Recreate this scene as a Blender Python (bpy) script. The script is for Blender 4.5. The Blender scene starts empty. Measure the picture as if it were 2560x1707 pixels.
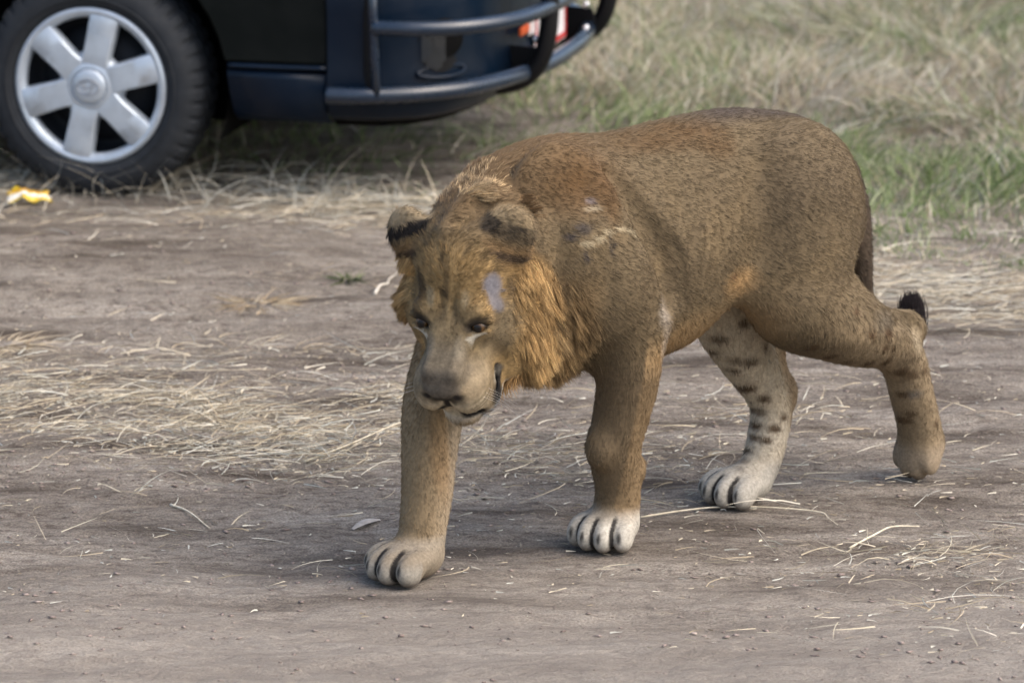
import bpy, bmesh, math, random
import numpy as np
from mathutils import Vector, Matrix

# ---------------------------------------------------------------- camera, sky, sun, exposure
scene = bpy.context.scene
rad = math.radians

cam_data = bpy.data.cameras.new("camera")
cam = bpy.data.objects.new("camera", cam_data)
scene.collection.objects.link(cam)
cam.location = (0.0, 0.0, 2.7)                      # from the roof hatch of a second vehicle
cam.rotation_euler = (rad(90.0 - 13.3776), 0.0, 0.0)
cam_data.sensor_width = 36.0
cam_data.lens = 167.143
cam_data.clip_start = 0.1
cam_data.clip_end = 4000.0
cam_data.dof.use_dof = True
cam_data.dof.focus_distance = 9.75
cam_data.dof.aperture_fstop = 4.8
scene.camera = cam

SUN_ELEV, SUN_AZ = 50.0, 112.0                       # degrees; azimuth clockwise from +Y: hazy sun to the right of the track
world = bpy.data.worlds.new("World")
scene.world = world
world.use_nodes = True
wn = world.node_tree
wn.nodes.clear()
sky = wn.nodes.new("ShaderNodeTexSky")
sky.sky_type = 'NISHITA'
sky.sun_disc = False
sky.sun_elevation = rad(SUN_ELEV)
sky.sun_rotation = rad(SUN_AZ)
sky.air_density = 1.0
sky.dust_density = 4.0
sky.ozone_density = 1.0
bg = wn.nodes.new("ShaderNodeBackground")
bg.inputs["Strength"].default_value = 0.125
wo = wn.nodes.new("ShaderNodeOutputWorld")
wn.links.new(sky.outputs["Color"], bg.inputs["Color"])
wn.links.new(bg.outputs["Background"], wo.inputs["Surface"])

sun_data = bpy.data.lights.new("sun", 'SUN')
sun_data.energy = 1.15
sun_data.angle = rad(62.0)
sun_data.color = (1.0, 0.92, 0.82)
sun = bpy.data.objects.new("sun", sun_data)
scene.collection.objects.link(sun)
_az, _el = rad(SUN_AZ), rad(SUN_ELEV)
_to_sun = Vector((math.sin(_az) * math.cos(_el), math.cos(_az) * math.cos(_el), math.sin(_el)))
sun.rotation_euler = (-_to_sun).to_track_quat('-Z', 'Y').to_euler()

scene.view_settings.view_transform = 'Standard'
scene.view_settings.look = 'None'
scene.view_settings.gamma = 1.0
scene.view_settings.use_curve_mapping = False
scene.view_settings.exposure = 1.28
scene.cycles.max_bounces = 6
scene.cycles.use_denoising = True
scene.cycles.denoising_input_passes = 'RGB_ALBEDO_NORMAL'
scene.cycles.denoising_prefilter = 'ACCURATE'

# ---------------------------------------------------------------- helpers
rng = np.random.default_rng(7)
random.seed(7)
COL = scene.collection


def link(o, parent=None):
    COL.objects.link(o)
    if parent is not None:
        o.parent = parent
    return o


def tag(o, label=None, category=None, group=None, kind=None):
    for k, v in (("label", label), ("category", category), ("group", group), ("kind", kind)):
        if v:
            o[k] = v
    return o


def empty(name, loc=(0, 0, 0), rot=(0, 0, 0)):
    o = bpy.data.objects.new(name, None)
    o.location = loc
    o.rotation_euler = rot
    o.empty_display_size = 0.1
    return link(o)


def mesh_obj(name, verts, faces, mat=None, parent=None, smooth=True):
    me = bpy.data.meshes.new(name)
    verts = np.asarray(verts, dtype=np.float64)
    if isinstance(faces, np.ndarray):                # uniform face size: fast path
        n, k = faces.shape
        me.vertices.add(len(verts))
        me.vertices.foreach_set("co", verts.astype(np.float32).ravel())
        me.loops.add(n * k)
        me.loops.foreach_set("vertex_index", faces.astype(np.int32).ravel())
        me.polygons.add(n)
        me.polygons.foreach_set("loop_start", np.arange(0, n * k, k, dtype=np.int32))
        me.update(calc_edges=True)
        me.validate()
    else:
        me.from_pydata([tuple(v) for v in verts], [], [tuple(f) for f in faces])
        me.update()
    if smooth and len(me.polygons):
        me.polygons.foreach_set("use_smooth", np.ones(len(me.polygons), dtype=bool))
    if mat:
        me.materials.append(mat)
    return link(bpy.data.objects.new(name, me), parent)


def bm_obj(name, bm, mat=None, parent=None, smooth=True, bevel=0.0):
    me = bpy.data.meshes.new(name)
    bm.normal_update()
    bm.to_mesh(me)
    bm.free()
    if smooth:
        me.polygons.foreach_set("use_smooth", np.ones(len(me.polygons), dtype=bool))
    if mat:
        me.materials.append(mat)
    o = link(bpy.data.objects.new(name, me), parent)
    if bevel:
        m = o.modifiers.new("bevel", 'BEVEL')
        m.width = bevel
        m.segments = 2
        m.limit_method = 'ANGLE'
        m.angle_limit = rad(35)
        m.harden_normals = True
    return o


def set_col(me, name, cols, domain='POINT'):
    at = me.attributes.new(name, 'FLOAT_COLOR', domain)
    c = np.ones((len(cols), 4), dtype=np.float32)
    c[:, :3] = cols
    at.data.foreach_set("color", c.ravel())


class NT:
    """Small wrapper for building node materials."""
    def __init__(self, name, rough=0.8, spec=0.3, metallic=0.0, color=(0.5, 0.5, 0.5)):
        self.m = bpy.data.materials.new(name)
        self.m.use_nodes = True
        self.t = self.m.node_tree
        self.b = self.t.nodes["Principled BSDF"]
        self.b.inputs["Roughness"].default_value = rough
        self.b.inputs["Specular IOR Level"].default_value = spec
        self.b.inputs["Metallic"].default_value = metallic
        self.b.inputs["Base Color"].default_value = (*color, 1)

    def n(self, kind, **kw):
        nd = self.t.nodes.new(kind)
        for k, v in kw.items():
            if k in nd.inputs:
                nd.inputs[k].default_value = v
            else:
                setattr(nd, k, v)
        return nd

    def l(self, a, b):
        self.t.links.new(a, b)
        return b

    def coords(self, scale=(1, 1, 1), out="Object"):
        tc = self.n("ShaderNodeTexCoord")
        mp = self.n("ShaderNodeMapping")
        mp.inputs["Scale"].default_value = scale
        self.l(tc.outputs[out], mp.inputs["Vector"])
        return mp.outputs["Vector"]

    def noise(self, vec, scale, detail=6.0, rough=0.6, dist=0.0):
        nd = self.n("ShaderNodeTexNoise")
        nd.inputs["Scale"].default_value = scale
        nd.inputs["Detail"].default_value = detail
        nd.inputs["Roughness"].default_value = rough
        nd.inputs["Distortion"].default_value = dist
        if vec is not None:
            self.l(vec, nd.inputs["Vector"])
        return nd.outputs["Fac"]

    def ramp(self, fac, stops):
        r = self.n("ShaderNodeValToRGB")
        el = r.color_ramp.elements
        while len(el) < len(stops):
            el.new(0.5)
        for e, (p, c) in zip(el, stops):
            e.position = p
            e.color = (*c, 1) if len(c) == 3 else c
        self.l(fac, r.inputs["Fac"])
        return r.outputs["Color"]

    def mix(self, fac, a, b, mode='MIX'):
        m = self.n("ShaderNodeMix", data_type='RGBA', blend_type=mode)
        for sock, v in ((m.inputs[0], fac), (m.inputs[6], a), (m.inputs[7], b)):
            if hasattr(v, "is_output"):
                self.l(v, sock)
            elif isinstance(v, (tuple, list)):
                sock.default_value = (*v, 1) if len(v) == 3 else v
            else:
                sock.default_value = v
        return m.outputs[2]

    def base(self, sock):
        self.l(sock, self.b.inputs["Base Color"])

    def bump(self, h, strength=0.3, dist=0.01, chain=None):
        b = self.n("ShaderNodeBump")
        b.inputs["Strength"].default_value = strength
        b.inputs["Distance"].default_value = dist
        self.l(h, b.inputs["Height"])
        if chain is not None:
            self.l(chain, b.inputs["Normal"])
        self.l(b.outputs["Normal"], self.b.inputs["Normal"])
        return b.outputs["Normal"]


def vnoise(x, y, seed=0, octaves=5, gain=0.5, lac=2.0):
    """Value noise in 2D (numpy), range about -1..1."""
    tot = np.zeros_like(x, dtype=np.float64)
    amp, fr, norm = 1.0, 1.0, 0.0
    for o in range(octaves):
        xs, ys = x * fr + 37.1 * o + seed * 13.7, y * fr - 17.3 * o + seed * 7.9
        xi, yi = np.floor(xs).astype(np.int64), np.floor(ys).astype(np.int64)
        fx, fy = xs - xi, ys - yi
        fx, fy = fx * fx * (3 - 2 * fx), fy * fy * (3 - 2 * fy)

        def hsh(a, b):
            n = (a * 374761393 + b * 668265263 + (seed + o) * 974711) & 0x7fffffff
            n = ((n ^ (n >> 13)) * 1274126177) & 0x7fffffff
            return ((n ^ (n >> 16)) & 0xffff) / 32767.5 - 1.0
        v = (hsh(xi, yi) * (1 - fx) + hsh(xi + 1, yi) * fx) * (1 - fy) + (hsh(xi, yi + 1) * (1 - fx) + hsh(xi + 1, yi + 1) * fx) * fy
        tot += amp * v
        norm += amp
        amp *= gain
        fr *= lac
    return tot / norm


def vnoise3(P, scale, seed=0, octaves=3):
    a = vnoise(P[:, 0] * scale + P[:, 2] * scale * .37, P[:, 1] * scale - P[:, 2] * scale * .21, seed, octaves)
    b = vnoise(P[:, 2] * scale + P[:, 0] * scale * .31, P[:, 1] * scale + P[:, 0] * scale * .27, seed + 5, octaves)
    return 0.6 * (a + b)

# ================================================================ ground, track and grass
PAW_XY = [(-0.24, 9.25), (0.19, 9.53), (0.46, 9.83), (0.90, 10.09), (-0.17, 9.30), (0.23, 9.60), (0.52, 9.88)]


def edge_y(x):
    """Where the dirt track ends and the grass begins."""
    return np.interp(x, [-30, -1.8, -1.1, -.45, .1, .7, 1.25, 3, 30], [13.3, 13.06, 13.03, 12.86, 12.55, 12.1, 11.70, 11.0, 6.0])


def axis(fine_lo, fine_hi, step, lo, hi, growth=1.28):
    v = list(np.arange(fine_lo, fine_hi + step * .5, step))
    s = step
    x = v[0]
    while x > lo:
        s *= growth
        x = max(lo, x - s)
        v.insert(0, x)
    s = step
    x = v[-1]
    while x < hi:
        s *= growth
        x = min(hi, x + s)
        v.append(x)
    return np.array(v)


def relief(X, Y):
    h = .022 * vnoise(X * .9, Y * 3.2, 3, 4) + .017 * vnoise(X * 2.6, Y * 9.0, 9, 5)       # ruts along the track
    h += .0085 * vnoise(X * 11, Y * 24, 5, 4)
    h += .016 * np.exp(-((Y - 8.80 - .05 * np.sin(X * 2.4)) / .07) ** 2) * np.clip(.4 + vnoise(X * 3, Y * 3, 29, 4), 0, 1)       # crumbled edge of a rut
    band = np.exp(-((Y - 11.85 - .10 * np.sin(X * 1.3)) / .16) ** 2) * np.clip((.1 - X) * 1.2, 0, 1)
    h += .006 * band * np.sin((Y * 62 + X * 9) + 2.0 * vnoise(X * 5, Y * 5, 2, 2))          # tread marks
    h += .018 * np.exp(-((Y - 12.55) / .22) ** 2) * vnoise(X * 2.2, Y * 3, 17, 3)
    h += .045 * np.clip((Y - 11.95 - .08 * np.sin(X * 2.1)) / .22, 0, 1) * np.clip((-.1 - X) * 1.5, 0, 1) * np.clip((13.0 - Y) / .5, 0, 1)   # low bank
    calm = np.ones_like(X)
    for px, py in PAW_XY:
        calm *= 1 - .92 * np.exp(-(((X - px) / .16) ** 2 + ((Y - py) / .16) ** 2))
    calm *= 1 - .95 * np.exp(-(((X + 1.15) / .55) ** 2 + ((Y - 13.0) / .45) ** 2))
    far = np.clip((np.hypot(X, Y - 12) - 6) / 20, 0, 1)
    return h * calm * (1 - far) - .004 + far * (.25 * vnoise(X * .05, Y * .05, 23, 3))


gx = axis(-1.75, 1.75, .0105, -900, 900)
gy = axis(8.2, 14.2, .0135, -300, 2200)
GX, GY = np.meshgrid(gx, gy)
GZ = relief(GX, GY)
nx_, ny_ = len(gx), len(gy)
gv = np.stack([GX.ravel(), GY.ravel(), GZ.ravel()], 1)
ii = (np.arange(ny_ - 1)[:, None] * nx_ + np.arange(nx_ - 1)[None]).ravel()
gf = np.stack([ii, ii + 1, ii + nx_ + 1, ii + nx_], 1)

gm = NT("dirt", rough=.95, spec=.12)
tc = gm.n("ShaderNodeTexCoord").outputs["Object"]


def gmap(sx, sy):
    mp = gm.n("ShaderNodeMapping")
    mp.inputs["Scale"].default_value = (sx, sy, 1)
    gm.l(tc, mp.inputs["Vector"])
    return mp.outputs["Vector"]


streak = gm.noise(gmap(1.0, 4.5), 1.6, 9.0, .62, .3)
fine = gm.noise(gmap(1.0, 2.4), 20.0, 9.0, .70)
grain = gm.noise(gmap(1, 1), 190.0, 4.0, .6)
speck = gm.noise(gmap(1, 1.4), 60.0, 5.0, .7)
col = gm.ramp(streak, [(.34, (.135, .110, .088)), (.44, (.280, .240, .198)), (.55, (.385, .336, .282)), (.72, (.53, .47, .40))])
col = gm.mix(gm.ramp(fine, [(.32, (.85,) * 3), (.52, (.0,) * 3)]), col, (.115, .088, .074))
col = gm.mix(gm.ramp(speck, [(.60, (0,) * 3), (.72, (.55,) * 3)]), col, (.46, .40, .33))
col = gm.mix(.85, col, gm.ramp(grain, [(.30, (.45,) * 3), (.70, (1.5,) * 3)]), 'MULTIPLY')
sepg = gm.n("ShaderNodeSeparateXYZ")
gm.l(tc, sepg.inputs[0])
lane = gm.n("ShaderNodeMath", operation='ADD')                   # pale dust lane nearest the camera, ragged edge
gm.l(sepg.outputs["Y"], lane.inputs[0])
lane2 = gm.n("ShaderNodeMath", operation='MULTIPLY')
gm.l(gm.noise(gmap(1.0, 3.0), 1.7, 6.0, .6), lane2.inputs[0])
lane2.inputs[1].default_value = 1.1
gm.l(lane2.outputs[0], lane.inputs[1])
lane3 = gm.n("ShaderNodeMapRange")
lane3.inputs["From Min"].default_value, lane3.inputs["From Max"].default_value = 10.05, 9.45
gm.l(lane.outputs[0], lane3.inputs["Value"])
dusty = gm.mix(.5, col, (.50, .445, .385))
col = gm.mix(lane3.outputs["Result"], col, dusty)
gm.base(col)
b1 = gm.bump(streak, .25, .03)
b2 = gm.bump(fine, 1.0, .045, b1)
gm.bump(grain, .6, .006, b2)
ground = mesh_obj("ground", gv, gf, gm.m)
tag(ground, kind="structure")


def gz_at(x, y):
    return relief(np.asarray(x, dtype=float), np.asarray(y, dtype=float))


# ---- blades
def blade_mesh(name, base, direction, length, width, bend, cols, mat, segs=3, twist=None):
    """Tapered, bent ribbons. base (n,3), direction unit (n,3), bend = sideways droop vector (n,3) at the tip."""
    n = len(base)
    t = np.linspace(0, 1, segs + 1)
    side_ = np.cross(direction, rng.normal(0, 1, (n, 3)))
    side_ /= np.linalg.norm(side_, axis=1)[:, None] + 1e-9
    V = np.zeros((n, (segs + 1) * 2, 3))
    for k, tk in enumerate(t):
        c = base + direction * (length * tk)[:, None] + bend * (tk ** 2)
        w = width * (1.0 - .85 * tk ** 1.6) * .5
        V[:, 2 * k] = c - side_ * w[:, None]
        V[:, 2 * k + 1] = c + side_ * w[:, None]
    f = np.array([(2 * k, 2 * k + 1, 2 * k + 3, 2 * k + 2) for k in range(segs)])
    Fc = (np.arange(n)[:, None, None] * (2 * (segs + 1)) + f[None]).reshape(-1, 4)
    o = mesh_obj(name, V.reshape(-1, 3), Fc, mat)
    set_col(o.data, "blade_color", np.repeat(cols, 2 * (segs + 1), axis=0))
    return o


def blade_material(name, rough=.7, trans=.25):
    m = NT(name, rough=rough, spec=.2)
    at = m.n("ShaderNodeAttribute")
    at.attribute_name = "blade_color"
    nz = m.noise(m.coords(), 40.0, 3.0, .5)
    m.base(m.mix(1.0, at.outputs["Color"], m.ramp(nz, [(.3, (.78,) * 3), (.7, (1.2,) * 3)]), 'MULTIPLY'))
    tr = m.n("ShaderNodeBsdfTranslucent")
    m.l(at.outputs["Color"], tr.inputs["Color"])
    mx = m.n("ShaderNodeMixShader")
    mx.inputs[0].default_value = trans
    m.l(m.b.outputs["BSDF"], mx.inputs[1])
    m.l(tr.outputs["BSDF"], mx.inputs[2])
    m.l(mx.outputs["Shader"], m.t.nodes["Material Output"].inputs["Surface"])
    return m.m


M_GRASS = blade_material("grass_blades")
M_STRAW = blade_material("straw", .65, .15)
STRAW = np.array([[.58, .51, .38], [.47, .40, .29], [.64, .59, .48], [.40, .33, .23], [.54, .53, .46]])
GREEN = np.array([[.15, .205, .075], [.215, .265, .115], [.095, .145, .05], [.29, .33, .19]])


def pick(pal, n):
    return pal[rng.integers(0, len(pal), n)] * rng.uniform(.75, 1.2, (n, 1))


def grass_points(n, xlo, xhi, ylo, yhi):
    x = rng.uniform(xlo, xhi, n)
    y = rng.uniform(ylo, yhi, n)
    return x, y


def in_van(x, y):
    dx, dy = x + 1.18119, y - 13.11134
    c, s = math.cos(rad(14)), math.sin(rad(14))
    f, w = dx * c - dy * s, dx * s + dy * c
    return (f > -3.3) & (f < 1.12) & (w > .02) & (w < 1.62)


def grass(name, n, xr, yr, hlo, hhi, label, dens=None, green_bias=0.0, lean=.55):
    x, y = grass_points(n, *xr, *yr)
    d = y - edge_y(x)
    keep = rng.random(n) < np.clip((d + .05) / .35, 0, 1) * (dens(x, y) if dens is not None else 1)
    van_in = in_van(x, y)
    keep &= ~van_in | (rng.random(n) < .25)
    x, y, d = x[keep], y[keep], d[keep]
    van_in = van_in[keep]
    n = len(x)
    patch = vnoise(x * .9, y * .9, 61, 3) + .35 * vnoise(x * 4, y * 4, 71, 2)
    tall = np.clip(.5 + .75 * vnoise(x * 2.2, y * 2.2, 83, 4), .15, 1.1)
    rise = np.clip(d / 1.1, .16, 1.0) * (1 - .8 * np.exp(-(((x + 1.15) / .4) ** 2 + ((y - 12.95) / .25) ** 2)))
    h = rng.uniform(hlo, hhi, n) * tall * rise
    h = np.where(van_in, np.minimum(h, .10), h)
    gp = rng.random(n) < np.clip(.40 + .85 * np.exp(-(((x - .2) / .9) ** 2 + ((d - 1.2) / .9) ** 2)) + .55 * patch + green_bias - .25 * (d < .5) - .15 * np.clip((d - 2.6) / 2, 0, 1), .06, .85)
    c = np.where(gp[:, None], pick(GREEN, n), pick(STRAW, n) * .88)
    # clumps lean together
    ax = vnoise(x * 3.3, y * 3.3, 91, 3) * 1.5 + rng.normal(0, lean * 1.1, n) + .05
    ay = vnoise(x * 3.3 + 40, y * 3.3, 97, 3) * 1.3 + rng.normal(0, lean * 1.1, n)
    D = np.stack([ax * lean, ay * lean, np.ones(n) * rng.uniform(.6, 1.1, n)], 1)
    D /= np.linalg.norm(D, axis=1)[:, None]
    bend = np.stack([ax * .55, ay * .55, -rng.uniform(.05, .45, n)], 1) * h[:, None] * .8
    base = np.stack([x, y, gz_at(x, y) - .004], 1)
    o = blade_mesh(name, base, D, h, rng.uniform(.0026, .0056, n), bend, c, M_GRASS, 3)
    return tag(o, label, "grass", kind="stuff")


grass("grass", 105000, (-2.6, 2.8), (11.0, 17.8), .07, .27, "tall matted green and straw-coloured savanna grass behind the track")
grass("far_grass", 80000, (-9, 9), (10.0, 30.0), .16, .42, "thin savanna grass stretching away on both sides of the track", dens=lambda x, y: ((np.abs(x) > 2.5) | (y > 17.6)).astype(float))


# ---- loose straw lying on the dirt
def litter(name, pts, hmax, lengths, label, widths=(.0012, .0030), along=None, curl=.35, tilt=.10, spread=.55):
    n = len(pts)
    x, y = pts[:, 0], pts[:, 1]
    a = rng.uniform(0, 2 * math.pi, n) if along is None else rng.normal(along, spread, n) + rng.integers(0, 2, n) * math.pi
    el = np.abs(rng.normal(0, tilt, n))
    D = np.stack([np.cos(a) * np.cos(el), np.sin(a) * np.cos(el), np.sin(el)], 1)
    ln = rng.uniform(*lengths, n) * rng.uniform(.35, 1.0, n)
    z = gz_at(x, y) + .002 + rng.uniform(0, hmax, n)
    bend = np.stack([-np.sin(a), np.cos(a), -np.sin(el) * .9], 1) * (rng.normal(0, curl, n) * ln)[:, None]
    bend[:, 2] = -np.sin(el) * ln * .8 + np.abs(rng.normal(0, .02, n)) * ln
    c = pick(STRAW, n)
    o = blade_mesh(name, np.stack([x, y, z], 1), D, ln, rng.uniform(*widths, n), bend, c, M_STRAW, 4)
    return tag(o, label, "straw", kind="stuff")


def scatter(n, fn, xr=(-1.9, 1.9), yr=(8.3, 13.4)):
    """n points with density fn(x, y) in 0..1."""
    out = []
    while sum(len(o) for o in out) < n:
        x, y = rng.uniform(*xr, 4 * n), rng.uniform(*yr, 4 * n)
        k = rng.random(4 * n) < fn(x, y)
        out.append(np.stack([x[k], y[k]], 1))
    return np.concatenate(out)[:n]


def bl(x, y, cx, cy, rx, ry):
    return np.exp(-(((x - cx) / rx) ** 2 + ((y - cy) / ry) ** 2))


def track_density(x, y):
    d = .95 * bl(x, y, -.90, 10.62, .52, .28) + .85 * bl(x, y, -.45, 10.30, .36, .16) + .70 * bl(x, y, -1.15, 10.95, .32, .18)
    d += .40 * bl(x, y, -.35, 11.28, .42, .07) + .35 * bl(x, y, -.30, 10.85, .35, .12) + .22 * bl(x, y, .15, 10.10, .28, .20)
    d += .24 * bl(x, y, .80, 9.42, .32, .14) + .20 * bl(x, y, .50, 10.6, .30, .25) + .10 * bl(x, y, .9, 9.0, .35, .2) + .12 * bl(x, y, .7, 10.0, .5, .25)
    d *= .25 + 1.6 * np.clip(vnoise(x * 3.6, y * 6.5, 101, 4) + .15, 0, 1)
    return np.clip(d + .010 * (y > 9.2), 0, 1)


litter("track_straw", scatter(4700, track_density), .022, (.03, .20), "dry straw stems scattered and trampled over the dirt track", widths=(.0009, .0032), along=.35, spread=.85, curl=.6, tilt=.24)
litter("straw_chaff", scatter(9000, lambda x, y: np.clip(track_density(x, y) * 1.2 + (.012 + .06 * np.clip(vnoise(x * 3, y * 5, 151, 3), 0, 1)) * (y > 9.0), 0, 1)), .003, (.008, .034), "short bits of straw chaff strewn over the dirt", widths=(.0015, .0042))
litter("verge_straw", scatter(9000, lambda x, y: np.exp(-((y - edge_y(x) - .05) / .28) ** 2) * (1 - np.clip(1.25 * bl(x, y, -1.15, 12.98, .55, .30), 0, .99)), yr=(10.5, 14.0), xr=(-2.4, 2.6)), .03, (.05, .22),
       "pale flattened straw along the edge of the grass", along=.2, tilt=.20)


# ---- dead stems standing at the edge
def stems(name, n, label):
    x = rng.uniform(-1.5, .1, n)
    y = edge_y(x) + rng.normal(.16, .14, n)
    k = ~in_van(x, y) | (y - edge_y(x) < .25)
    x, y = x[k], y[k]
    n = len(x)
    D = np.stack([rng.normal(0, .45, n), rng.normal(-.1, .3, n), np.ones(n)], 1)
    D /= np.linalg.norm(D, axis=1)[:, None]
    ln = rng.uniform(.05, .20, n)
    bend = np.stack([rng.normal(0, .6, n), rng.normal(0, .3, n), -rng.uniform(0, .6, n)], 1) * ln[:, None]
    o = blade_mesh(name, np.stack([x, y, gz_at(x, y) - .003], 1), D, ln, rng.uniform(.002, .004, n), bend, pick(STRAW[[0, 2, 4]], n), M_STRAW, 5)
    return tag(o, label, "stubble", kind="stuff")


stems("dry_stubble", 420, "dead grass stems standing along the verge beside the van's wheel")


# ---- clods and crumbs of soil
def clods(name, n, label, rlo, rhi, dens):
    base = np.array([(1, 0, 0), (-1, 0, 0), (0, 1, 0), (0, -1, 0), (0, 0, 1), (0, 0, -1)], dtype=float)
    Fo = np.array([(0, 2, 4), (2, 1, 4), (1, 3, 4), (3, 0, 4), (2, 0, 5), (1, 2, 5), (3, 1, 5), (0, 3, 5)])
    P = scatter(n, dens)
    r = rlo + (rhi - rlo) * rng.random(n) ** 8
    V = base[None] * r[:, None, None] * rng.uniform(.45, 1.5, (n, 6, 1)) * np.array([1.5, 1, .38])
    a = rng.uniform(0, 6.28, n)
    ca, sa = np.cos(a)[:, None], np.sin(a)[:, None]
    V = np.stack([V[..., 0] * ca - V[..., 1] * sa, V[..., 0] * sa + V[..., 1] * ca, V[..., 2]], -1)
    V += np.stack([P[:, 0], P[:, 1], gz_at(P[:, 0], P[:, 1]) + r * .25], 1)[:, None]
    Fc = (np.arange(n)[:, None, None] * 6 + Fo[None]).reshape(-1, 3)
    m = NT(name + "_soil", rough=.95, spec=.1)
    m.base(m.ramp(m.noise(m.coords(), 9.0, 3.0, .6), [(.3, (.13, .10, .088)), (.5, (.25, .20, .175)), (.7, (.36, .30, .26))]))
    o = mesh_obj(name, V.reshape(-1, 3), Fc, m.m, smooth=False)
    return tag(o, label, "soil", kind="stuff")


clods("soil_crumbs", 12000, "crumbs and small clods of dry soil on the track", .0010, .0075,
      lambda x, y: np.clip(.12 + .9 * np.clip(vnoise(x * 2.2, y * 4.5, 131, 3), 0, 1), 0, 1) * (y < edge_y(x)))

# ================================================================ the van
# Van frame: x = forward, y = towards the far side (0 = near side of the body), z = up; the origin lies under the near front wheel.
VAN_LOC, VAN_ROT = (-1.18119, 13.11134, 0.0), (0, 0, rad(-14.0))
VW = 1.60                                            # body width


def paint(name, col, rough, dust=.25, dcol=(.16, .135, .11), coat=.4, spec=.35):
    m = NT(name, rough=rough, spec=spec)
    v = m.coords()
    d = m.ramp(m.noise(v, 9.0, 8.0, .65), [(.42, (0, 0, 0)), (.75, (1, 1, 1))])
    m.base(m.mix(m.mix(1.0, d, (dust,) * 3, 'MULTIPLY'), col, dcol))
    r = m.n("ShaderNodeMapRange")
    m.l(d, r.inputs["Value"])
    r.inputs["To Min"].default_value = rough
    r.inputs["To Max"].default_value = min(1, rough + .25)
    m.l(r.outputs["Result"], m.b.inputs["Roughness"])
    m.b.inputs["Coat Weight"].default_value = coat
    m.b.inputs["Coat Roughness"].default_value = .12
    m.bump(m.noise(v, 60.0, 4.0, .6), .03, .002)
    return m.m


M_BODY = paint("van_paint", (.0025, .0042, .0040), .38, .025, coat=.0, spec=.14)
M_NAVY = paint("van_lower_sky_tint", (.0020, .0080, .019), .30, .025, coat=.06, spec=.20)  # navy paint, with the blue of the reflected sky put into its colour
M_TUBE = paint("bull_bar_paint", (.009, .018, .034), .24, .04, coat=.5)
M_BLACK = NT("black_plastic", rough=.5, spec=.22, color=(.004, .004, .005)).m
M_UNDER = NT("underbody", rough=.95, spec=.1, color=(.004, .004, .004)).m
M_CHROME = NT("bolt_steel", rough=.3, spec=.5, metallic=.9, color=(.65, .65, .66)).m
M_GLASS = NT("van_glass", rough=.05, spec=.6, color=(.010, .012, .014)).m


def rubber():
    m = NT("tyre_rubber", rough=.78, spec=.35)
    v = m.coords()
    m.base(m.ramp(m.noise(v, 14.0, 7.0, .65), [(.3, (.013, .015, .018)), (.6, (.022, .025, .029)), (.9, (.055, .050, .044))]))
    m.bump(m.noise(v, 120.0, 4.0, .6), .15, .002)
    return m.m


def silver():
    m = NT("silver_wheel_paint", rough=.38, spec=.5, metallic=.35)
    v = m.coords()
    m.base(m.ramp(m.noise(v, 10.0, 8.0, .62), [(.22, (.22, .23, .24)), (.42, (.44, .49, .54)), (.6, (.52, .58, .64)), (.85, (.36, .36, .35))]))
    m.bump(m.noise(v, 90.0, 5.0, .6), .05, .002)
    return m.m


M_TYRE, M_SILVER = rubber(), silver()
van = empty("parked_van", VAN_LOC, VAN_ROT)
tag(van, "dark navy safari van with tubular bull bar parked behind the lion", "van")


def sweep(path, r, seg=12, closed=False, flat=(1.0, 1.0), up=(0, 0, 1)):
    """Tube along path; r scalar or per point; returns verts, faces."""
    path = np.asarray(path, dtype=float)
    n = len(path)
    r = np.broadcast_to(np.asarray(r, dtype=float), (n,))
    T = np.gradient(path, axis=0)
    T /= np.linalg.norm(T, axis=1)[:, None] + 1e-12
    up = np.asarray(up, dtype=float)
    V, Fc = [], []
    for i in range(n):
        b = np.cross(T[i], up)
        if np.linalg.norm(b) < 1e-4:
            b = np.cross(T[i], np.array([1.0, 0.02, 0]))
        b /= np.linalg.norm(b)
        c = np.cross(b, T[i])
        for j in range(seg):
            t = 2 * math.pi * j / seg
            V.append(path[i] + r[i] * (flat[0] * math.cos(t) * b + flat[1] * math.sin(t) * c))
    for i in range(n - 1):
        for j in range(seg):
            k = (j + 1) % seg
            Fc.append((i * seg + j, i * seg + k, (i + 1) * seg + k, (i + 1) * seg + j))
    Fc.append(tuple(range(seg - 1, -1, -1)))
    Fc.append(tuple((n - 1) * seg + j for j in range(seg)))
    return V, Fc


def spline(pts, n=8):
    p = np.asarray(pts, dtype=float)
    q = np.vstack([2 * p[0] - p[1], p, 2 * p[-1] - p[-2]])
    out = []
    for i in range(1, len(q) - 2):
        for j in range(n):
            t = j / n
            out.append(.5 * (2 * q[i] + (q[i + 1] - q[i - 1]) * t + (2 * q[i - 1] - 5 * q[i] + 4 * q[i + 1] - q[i + 2]) * t * t
                             + (3 * q[i] - q[i - 1] - 3 * q[i + 1] + q[i + 2]) * t ** 3))
    out.append(p[-1])
    return np.array(out)


def box_bm(bm, lo, hi):
    ret = bmesh.ops.create_cube(bm, size=1.0)
    lo, hi = Vector(lo), Vector(hi)
    for v in ret["verts"]:
        v.co = Vector(((v.co.x + .5) * (hi.x - lo.x) + lo.x, (v.co.y + .5) * (hi.y - lo.y) + lo.y, (v.co.z + .5) * (hi.z - lo.z) + lo.z))


def box_obj(name, lo, hi, mat, parent, bevel=.004):
    bm = bmesh.new()
    box_bm(bm, lo, hi)
    return bm_obj(name, bm, mat, parent, smooth=False, bevel=bevel)


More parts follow.
